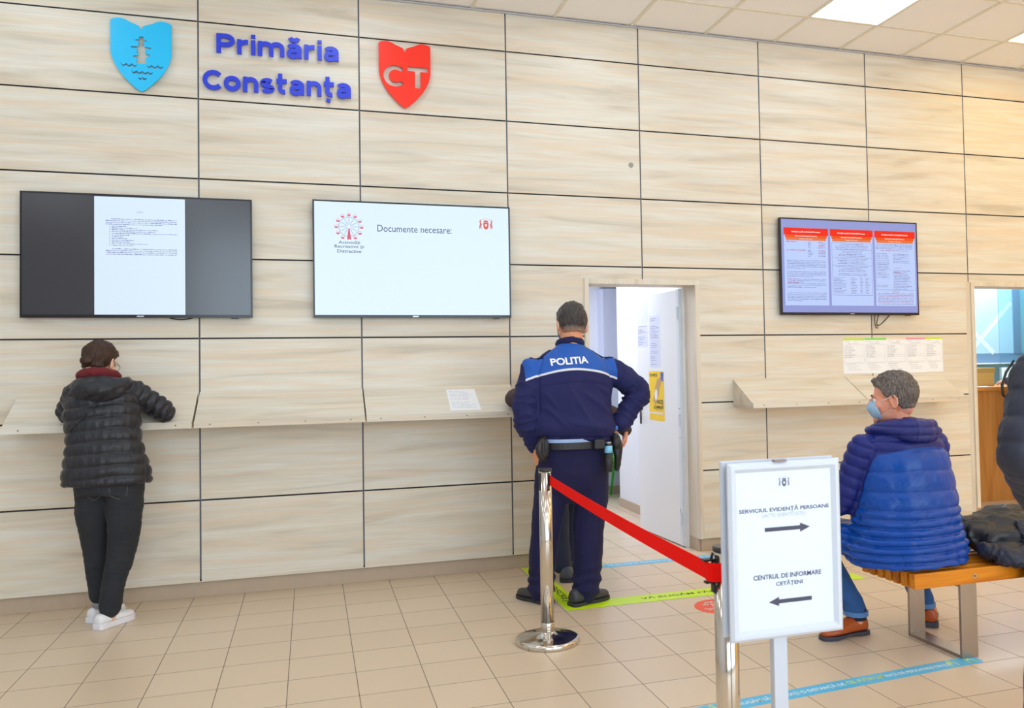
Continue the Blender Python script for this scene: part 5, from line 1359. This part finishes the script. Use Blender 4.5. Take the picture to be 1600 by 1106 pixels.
# ============ man hidden behind the policeman
h_ = person('person in a brown jacket leaning on the shelf, mostly hidden behind the policeman', (2.33, -.42, 0))
J = dict(shL=V(2.195, -.40, 1.225), elL=V(2.010, -.305, 1.225), wrL=V(2.20, -.19, 1.31), shR=V(2.43, -.42, 1.215), elR=V(2.690, -.50, 1.085), wrR=V(2.752, -.480, 1.000),
         hipL=V(2.26, -.47, .86), knL=V(2.28, -.42, .47), anL=V(2.295, -.42, .11), hipR=V(2.42, -.45, .86), knR=V(2.40, -.32, .47), anR=V(2.405, -.24, .11))
T = [[2.34, -.46, .76, .16, .12], [2.34, -.46, .95, .17, .12], [2.33, -.45, 1.10, .17, .12], [2.33, -.41, 1.22, .16, .11], [2.33, -.38, 1.27, .10, .08], [2.33, -.36, 1.30, .055, .055]]
HD = Head((2.330, -.330, 1.36), .1, -.6, 0, .98)
mb = MB(); inner_body(mb, T, J); HD.build(mb); mb.tube([(2.33, -.37, 1.26), HD.w(0, -.02, -.06)], [.055, .052], 14)
hand(mb, J['wrL'], (.95, .1, .2), (0, 0, -1), 1, .7); hand(mb, J['wrR'], (-.12, -.05, -1), (-1, .1, 0), -1, .5)
sculpt('body', mb, SKIN2, h_, .0048, 2, HD.sockets); HD.eyes(h_)
HD.hair(h_, HAIR_B, .009, -.07, 0, .0025, 9)
mb = MB(); stack(mb, [[2.34, -.46, .86, .19, .15], [2.34, -.46, .90, .20, .155], [2.335, -.455, 1.03, .19, .15], [2.33, -.44, 1.13, .19, .145], [2.33, -.41, 1.22, .175, .13], [2.33, -.385, 1.265, .12, .10], [2.33, -.37, 1.29, .07, .07]])
for s_ in 'LR': limb(mb, [J['sh'+s_], (J['sh'+s_]+J['el'+s_])/2, J['el'+s_], (J['el'+s_]+J['wr'+s_])/2, J['wr'+s_]], [.070, .066, .062, .054, .046])
sculpt('jacket', mb, cloth('plum_brown_jacket', rgb(74, 58, 62), .7), h_, .008, 5, creases(.005, 20, 61))
mb = MB(); stack(mb, [[2.34, -.46, .76, .155, .115], [2.34, -.46, .85, .17, .125], [2.34, -.46, .93, .165, .12]])
limb(mb, [J['hipL'], J['knL'], V(2.292, -.42, .10)], [.095, .068, .062]); limb(mb, [J['hipR'], J['knR'], V(2.405, -.25, .10)], [.095, .068, .062])
sculpt('jeans', mb, cloth('dark_blue_denim', rgb(48, 54, 78), .85, .2), h_, .009, 5, creases(.005, 18, 71))
m = MB(); rs = []; ax_ = (J['wrR']-J['elR']).normalized(); c0 = J['wrR']+ax_*.012; a1 = ax_.cross(V(0, 1, 0)).normalized(); a2 = ax_.cross(a1)
for j in range(20):
    t = 2*PI*j/20; r_ = a1*math.cos(t)+a2*math.sin(t); rs.append([c0+r_*.034-ax_*.012, c0+r_*.038-ax_*.012, c0+r_*.038+ax_*.012, c0+r_*.034+ax_*.012])
m.rings(rs, closed=True); m.build('watch', M_BLK, h_)
M_GSHOE = mat('charcoal_shoe', rgb(70, 76, 88), .6, var=.1)
shoe(h_, (2.300, -.51), 1.25, .27, M_GSHOE, M_BSOLE, .050, .022, .10); shoe(h_, (2.408, -.325), 1.5, .27, M_GSHOE, M_BSOLE, .048, .022, .10)

# ============ man seated on the bench
s_m = person('grey-haired man in a blue padded jacket sitting on the bench', (3.52, -2.40, .0))
J = dict(shL=V(3.315, -2.345, 1.005), elL=V(3.262, -2.26, .745), wrL=V(3.205, -2.02, .655), shR=V(3.735, -2.345, 1.005), elR=V(3.80, -2.24, .745), wrR=V(3.73, -2.01, .655),
         hipL=V(3.42, -2.36, .545), knL=V(3.235, -1.965, .525), anL=V(3.425, -2.100, .13), hipR=V(3.63, -2.36, .545), knR=V(3.79, -1.93, .525), anR=V(3.862, -2.075, .125))
T = [[3.53, -2.40, .47, .20, .14], [3.53, -2.40, .6, .20, .14], [3.53, -2.385, .8, .19, .12], [3.53, -2.365, .98, .20, .12], [3.53, -2.355, 1.06, .12, .09], [3.515, -2.345, 1.12, .06, .06]]
HD = Head((3.492, -2.345, 1.247), .88, -.05, 0, 1.04)
mb = MB(); inner_body(mb, T, J, 1.0); HD.build(mb); mb.tube([(3.525, -2.36, 1.06), HD.w(0, -.02, -.06)], [.060, .058], 16)
hand(mb, J['wrL'], (.25, 1, -.1), (0, .1, -1), -1, .3); hand(mb, J['wrR'], (-.1, 1, -.1), (0, .1, -1), 1, .3)
sculpt('body', mb, SKIN2, s_m, .0042, 2, HD.sockets); HD.eyes(s_m)
HD.hair(s_m, hair_mat('greying_brown_hair', rgb(52, 42, 38), rgb(150, 138, 132), (rgb(150, 142, 140), .05, .45)), .016, -.060, .010, .0026, 12, quiff=[((.0, .055, .088), (.050, .035, .020))])
HD.mask(s_m)
NV = rgb(26, 38, 120); BR = rgb(8, 74, 170)
def szone(co):
    x, y, z = co.T; u = (x-3.53)/.28
    dl = seg_coord(co, J['shL'], J['elL'])[1]; dr = seg_coord(co, J['shR'], J['elR'])[1]
    band = np.minimum.reduce([1.012-.05*u**2-z+.01*u, (dl-.098)*1.0, (dr-.098)*1.0])
    return np.stack([band, z*0, z*0], 1)
M_SJ = zoned('blue_padded_nylon', [NV, (0, BR, .28)], .45, 500, .35, .0)
mb = MB()
stack(mb, [[3.520, -2.385, .440, .285, .205], [3.520, -2.385, .455, .305, .222], [3.515, -2.385, .53, .315, .222], [3.520, -2.385, .62, .285, .205], [3.530, -2.380, .75, .262, .185], [3.532, -2.370, .88, .250, .170], [3.532, -2.360, .97, .235, .155], [3.530, -2.355, 1.04, .205, .135], [3.528, -2.352, 1.085, .135, .110], [3.525, -2.35, 1.115, .08, .08]])
for s_ in 'LR': limb(mb, [J['sh'+s_], (J['sh'+s_]+J['el'+s_])/2, J['el'+s_], (J['el'+s_]+J['wr'+s_])/2, J['wr'+s_]], [.078, .078, .074, .066, .054])
mb.ell((3.30, -2.22, .54), (.12, .17, .085), 20, 12); mb.ell((3.72, -2.2, .54), (.12, .17, .085), 20, 12)
qb = [((3.52, -2.39, .44), (3.53, -2.36, 1.12), .24, .005, None)]+[(J['sh'+s_], J['el'+s_], .082, .02, .055) for s_ in 'LR']+[(J['el'+s_], J['wr'+s_], .075, 0, .055) for s_ in 'LR']
def spitch(co, nr):
    """narrow channels below, wide ones across the back"""
    z = co[:, 2]; S = []; D = []
    for (a, b, r, off, pt) in qb:
        t, d = seg_coord(co, a, b); D.append(d/r); S.append((t+off)/(pt or .1))
    S[0] = np.interp(z+.012*((co[:, 0]-3.53)/.25)**2*0+.0, [.435, .475, .515, .555, .595, .635, .675, .715, .80, .90, 1.0, 1.05, 1.10, 1.2], range(14))
    S = np.array(S); D = np.array(D); o = np.argsort(D, axis=0); ar = np.arange(len(co)); k = o[0]
    s = S[k, ar]+.05*waves(co, 9, 3); g = np.abs(np.sin(PI*s))**.34
    edge = np.exp(-((D[o[1], ar]-D[k, ar])/.10)**2)
    low = np.clip((.8-z)/.2, 0, 1)
    w_ = warped(co, 48, 5, .01, 8, (1.4, 1.4, .35))*(.0016+.0022*low)*(1.3-.5*g)+waves(co, 95, 8)*.0008
    g = g*(1-low)+np.abs(np.sin(PI*s))**.6*low
    return nr*((.013+.009*low)*(g-.8)+w_-.005*edge)[:, None]
js_ = sculpt('jacket', mb, M_SJ, s_m, .0062, 5, spitch, zone=szone)
M_NVP = cloth('navy_blue_padded_nylon', NV, .45, .1, .1, 500, .5)
mb = MB()
limb(mb, [(3.395, -2.30, 1.085), (3.41, -2.39, 1.095), (3.455, -2.455, 1.105), (3.53, -2.485, 1.105), (3.605, -2.465, 1.10), (3.655, -2.40, 1.085), (3.66, -2.31, 1.075)], [.034, .044, .050, .052, .050, .044, .034])
mb.ell((3.545, -2.475, 1.085), (.125, .058, .060), 24, 14); mb.ell((3.53, -2.42, 1.12), (.115, .075, .04), 24, 14)
sculpt('hood', mb, M_NVP, js_, .0055, 5, lambda co, nr: nr*((.010*(np.abs(np.sin(PI*(co[:, 2]-1.03)/.042+.2*waves(co, 12, 2)))**.6-.7))-.006*np.exp(-((np.abs(co[:, 0]-3.55)-.06)/.004)**2)+.002*waves(co, 60, 3))[:, None])
M_BJEAN = cloth('blue_denim', rgb(50, 92, 150), .85, .25, .2, 900)
mb = MB(); stack(mb, [[3.525, -2.38, .445, .19, .16], [3.525, -2.38, .52, .20, .165], [3.525, -2.38, .62, .18, .14]])
for s_, an in (('L', V(3.420, -2.095, .135)), ('R', V(3.862, -2.078, .13))):
    limb(mb, [J['hip'+s_]+V(0, 0, -.01), (J['hip'+s_]+J['kn'+s_])/2, J['kn'+s_], (J['kn'+s_]+an)/2, an], [.085, .085, .076, .064, .058])
sculpt('jeans', mb, M_BJEAN, s_m, .008, 5, creases(.005, 20, 91, (1, 1, 1.4)))
m = MB()
for an in (V(3.420, -2.095, .116), V(3.862, -2.078, .112)):
    rs = []
    for j in range(24):
        t = 2*PI*j/24; r_ = V(math.cos(t), math.sin(t), 0); rs.append([an+r_*.055-V(0, 0, .012), an+r_*.064-V(0, 0, .012), an+r_*.064+V(0, 0, .012), an+r_*.055+V(0, 0, .012)])
    m = MB(); m.rings(rs, closed=True); m.build('jeans_cuff', cloth('pale_denim_edge', rgb(92, 135, 190), .85), s_m)
M_TAN = mat('cognac_leather', rgb(178, 82, 34), .28, var=.18, scale=12); M_GSOLE = mat('dark_grey_sole', rgb(62, 64, 78), .5)
shoe(s_m, (3.485, -2.085), PI+.10, .29, M_TAN, M_GSOLE, .048, .022, .105, heel_h=.014); shoe(s_m, (3.852, -2.140), .92, .28, M_TAN, M_GSOLE, .050, .030, .108, heel_h=.018)
for a in (V(3.43, -2.095, .12), V(3.862, -2.085, .12)): MB().tube([a+V(0, 0, .02), a+V(0, 0, -.04)], [.046, .046], 16).build('sock', cloth('dark_sock', rgb(40, 44, 62), .9), s_m, smooth=True)

# ============ dark padded jacket thrown on the bench
M_HEAP = cloth('charcoal_nylon', rgb(42, 41, 45), .40, .15, .1, 400, .45); M_HEAP2 = cloth('dark_navy_lining', rgb(38, 42, 62), .45, .15, .1, 400, .4)
hp_ = thing('folded_jacket', 'charcoal padded jacket heaped on the bench beside the seated man', 'jacket', (4.12, -2.42, .43))
mb = MB()
mb.ell((4.09, -2.37, .510), (.205, .195, .085), 24, 14); mb.ell((4.30, -2.40, .52), (.20, .18, .10), 24, 14); mb.ell((3.98, -2.33, .535), (.14, .14, .085), 20, 12); mb.ell((4.15, -2.34, .575), (.16, .13, .065), 20, 12)
mb.ell((3.99, -2.52, .475), (.11, .095, .04), 20, 12); mb.ell((4.25, -2.30, .60), (.12, .11, .04), 20, 12)
def folds(amp, seed, f1=11): 
    return lambda co, nr: nr*(amp*.55*(1-1.6*np.abs(warped(co, f1, seed, .06, 5, (.5, 1.2, 1))))+amp*.30*(1-1.6*np.abs(warped(co, f1*2.2, seed+1, .03, 5, (.5, 1.3, 1.2))))+amp*.06*waves(co, 90, seed+2))[:, None]
sculpt('shell', mb, M_HEAP, hp_, .007, 4, folds(.034, 13, 9))
mb = MB(); limb(mb, [(3.86, -2.545, .500), (3.91, -2.610, .475), (3.97, -2.635, .462), (4.03, -2.615, .475), (4.09, -2.55, .50)], [.040, .046, .046, .046, .04])
sculpt('hem', mb, M_HEAP2, hp_, .006, 4, folds(.012, 23, 22))
mb = MB(); limb(mb, [(4.14, -2.50, .555), (4.12, -2.60, .525), (4.075, -2.668, .455), (4.050, -2.684, .375), (4.038, -2.684, .318)], [.060, .066, .068, .062, .050])
sculpt('hanging_sleeve', mb, M_HEAP2, hp_, .006, 4, folds(.014, 33, 20))
mb = MB(); ring = [V(4.125+.042*math.cos(t*PI/8), -2.60-.006*math.sin(t*PI/8), .545+.036*math.sin(t*PI/8)) for t in range(16)]; mb.tube(ring, .020, 10, closed=True)
sculpt('cuff', mb, M_HEAP, hp_, .005, 3, folds(.008, 43, 30))

# ============ person at the right edge, near the camera
n_p = person('person in a dark slate padded coat and blue jeans cut by the right edge', (3.28, -3.62, 0))
J = dict(shL=V(3.125, -3.60, 1.385), elL=V(3.035, -3.62, 1.120), wrL=V(3.20, -3.50, .930), shR=V(3.52, -3.62, 1.385), elR=V(3.60, -3.60, 1.12), wrR=V(3.48, -3.45, .95),
         hipL=V(3.22, -3.62, .88), knL=V(3.145, -3.62, .50), anL=V(3.085, -3.62, .10), hipR=V(3.40, -3.62, .88), knR=V(3.42, -3.60, .50), anR=V(3.43, -3.62, .10))
T = [[3.31, -3.62, .78, .17, .13], [3.31, -3.62, .95, .18, .13], [3.32, -3.62, 1.2, .19, .13], [3.32, -3.615, 1.38, .18, .12], [3.32, -3.61, 1.46, .11, .09], [3.32, -3.60, 1.52, .06, .06]]
HD = Head((3.33, -3.58, 1.635), -.5, -.1, 0, 1.0)
mb = MB(); inner_body(mb, T, J); HD.build(mb); mb.tube([(3.32, -3.61, 1.44), HD.w(0, -.02, -.06)], [.055, .052], 14)
hand(mb, J['wrL'], (.8, .5, -.2), (0, .2, -1), -1, .5); hand(mb, J['wrR'], (-.6, .7, -.1), (0, .1, -1), 1, .5)
sculpt('body', mb, SKIN3, n_p, .005, 2, HD.sockets); HD.eyes(n_p); HD.hair(n_p, HAIR_B, .012, -.07, 0, .003, 15)
M_SLATEC = cloth('dark_slate_padded_nylon', rgb(46, 50, 66), .5, .1, .1, 500, .35)
mb = MB(); stack(mb, [[3.345, -3.62, .84, .215, .17], [3.345, -3.62, .88, .225, .175], [3.345, -3.62, 1.0, .215, .17], [3.34, -3.62, 1.2, .215, .165], [3.33, -3.615, 1.34, .205, .15], [3.325, -3.61, 1.41, .165, .13], [3.32, -3.605, 1.46, .10, .10], [3.32, -3.60, 1.50, .075, .08]])
for s_ in 'LR': limb(mb, [J['sh'+s_], (J['sh'+s_]+J['el'+s_])/2, J['el'+s_], (J['el'+s_]+J['wr'+s_])/2, J['wr'+s_]], [.082, .086, .088, .078, .060])
qb2 = [((3.33, -3.62, .85), (3.32, -3.61, 1.45), .2, 0, .12)]+[(J['sh'+s_], J['el'+s_], .09, .02, .10) for s_ in 'LR']+[(J['el'+s_], J['wr'+s_], .085, .02, .10) for s_ in 'LR']
sculpt('coat', mb, M_SLATEC, n_p, .008, 5, quilting(qb2, .15, .011, 5, .003, .002, .4))
mb = MB(); stack(mb, [[3.31, -3.62, .78, .16, .12], [3.31, -3.62, .86, .18, .13], [3.31, -3.62, .93, .17, .125]])
limb(mb, [J['hipL'], J['knL'], V(3.085, -3.62, .10)], [.098, .082, .075]); limb(mb, [J['hipR'], J['knR'], V(3.43, -3.62, .10)], [.098, .075, .066])
sculpt('jeans', mb, cloth('mid_blue_denim', rgb(60, 108, 176), .85, .2), n_p, .009, 5, creases(.005, 18, 72))
shoe(n_p, (3.09, -3.70), 1.9, .27, M_BSHOE, M_BSOLE); shoe(n_p, (3.43, -3.70), 1.5, .27, M_BSHOE, M_BSOLE)
MB().tube([V(3.075, -3.55, 1.43), V(3.040, -3.55, 1.39), V(3.020, -3.55, 1.345), V(3.022, -3.55, 1.31), V(3.05, -3.55, 1.285)], .0045, 8).build('backpack_strap', M_BLK, n_p, smooth=True)

# ============ person at the service counter, only a shoe tip in view
c_p = person('person at the service counter, only the tip of a navy shoe in view', (7.42, .42, 0))
J = dict(shL=V(7.30, .45, 1.40), elL=V(7.28, .55, 1.16), wrL=V(7.34, .82, 1.22), shR=V(7.64, .45, 1.40), elR=V(7.68, .56, 1.16), wrR=V(7.60, .83, 1.22),
         hipL=V(7.38, .42, .88), knL=V(7.36, .43, .48), anL=V(7.33, .42, .10), hipR=V(7.56, .42, .88), knR=V(7.58, .43, .48), anR=V(7.58, .42, .10))
T = [[7.47, .42, .78, .16, .12], [7.47, .42, .95, .17, .12], [7.47, .43, 1.2, .18, .12], [7.47, .45, 1.38, .17, .11], [7.47, .46, 1.45, .10, .08], [7.47, .47, 1.51, .055, .055]]
HD = Head((7.47, .50, 1.62), 0, -.15, 0, 1.0)
mb = MB(); inner_body(mb, T, J); HD.build(mb); mb.tube([(7.47, .46, 1.43), HD.w(0, -.02, -.06)], [.055, .052], 14)
hand(mb, J['wrL'], (.1, 1, 0), (0, .1, -1), 1, .4); hand(mb, J['wrR'], (-.1, 1, 0), (0, .1, -1), -1, .4)
sculpt('body', mb, SKIN3, c_p, .006, 2, HD.sockets); HD.eyes(c_p); HD.hair(c_p, HAIR_B, .012, -.07, 0, .003, 16, voxel=.006)
mb = MB(); stack(mb, [[7.47, .42, .84, .19, .15], [7.47, .42, .95, .19, .145], [7.47, .43, 1.2, .195, .14], [7.47, .445, 1.35, .185, .125], [7.47, .455, 1.42, .13, .10], [7.47, .465, 1.47, .07, .07]])
for s_ in 'LR': limb(mb, [J['sh'+s_], J['el'+s_], J['wr'+s_]], [.066, .058, .046])
sculpt('coat', mb, M_SLATEC, c_p, .011, 5, creases(.004, 20, 5))
mb = MB(); stack(mb, [[7.47, .42, .78, .15, .115], [7.47, .42, .92, .17, .12]])
limb(mb, [J['hipL'], J['knL'], V(7.33, .42, .10)], [.092, .066, .058]); limb(mb, [J['hipR'], J['knR'], V(7.58, .42, .10)], [.092, .066, .058])
sculpt('jeans', mb, cloth('dark_blue_denim', rgb(48, 54, 78), .85, .2), c_p, .011, 5, creases(.004, 18, 73))
M_NVS = mat('navy_canvas', rgb(40, 52, 110), .7)
shoe(c_p, (7.36, .42), PI, .27, M_NVS, M_WSOLE, .045, .025, .08); shoe(c_p, (7.58, .36), 1.6, .27, M_NVS, M_WSOLE, .045, .025, .08)
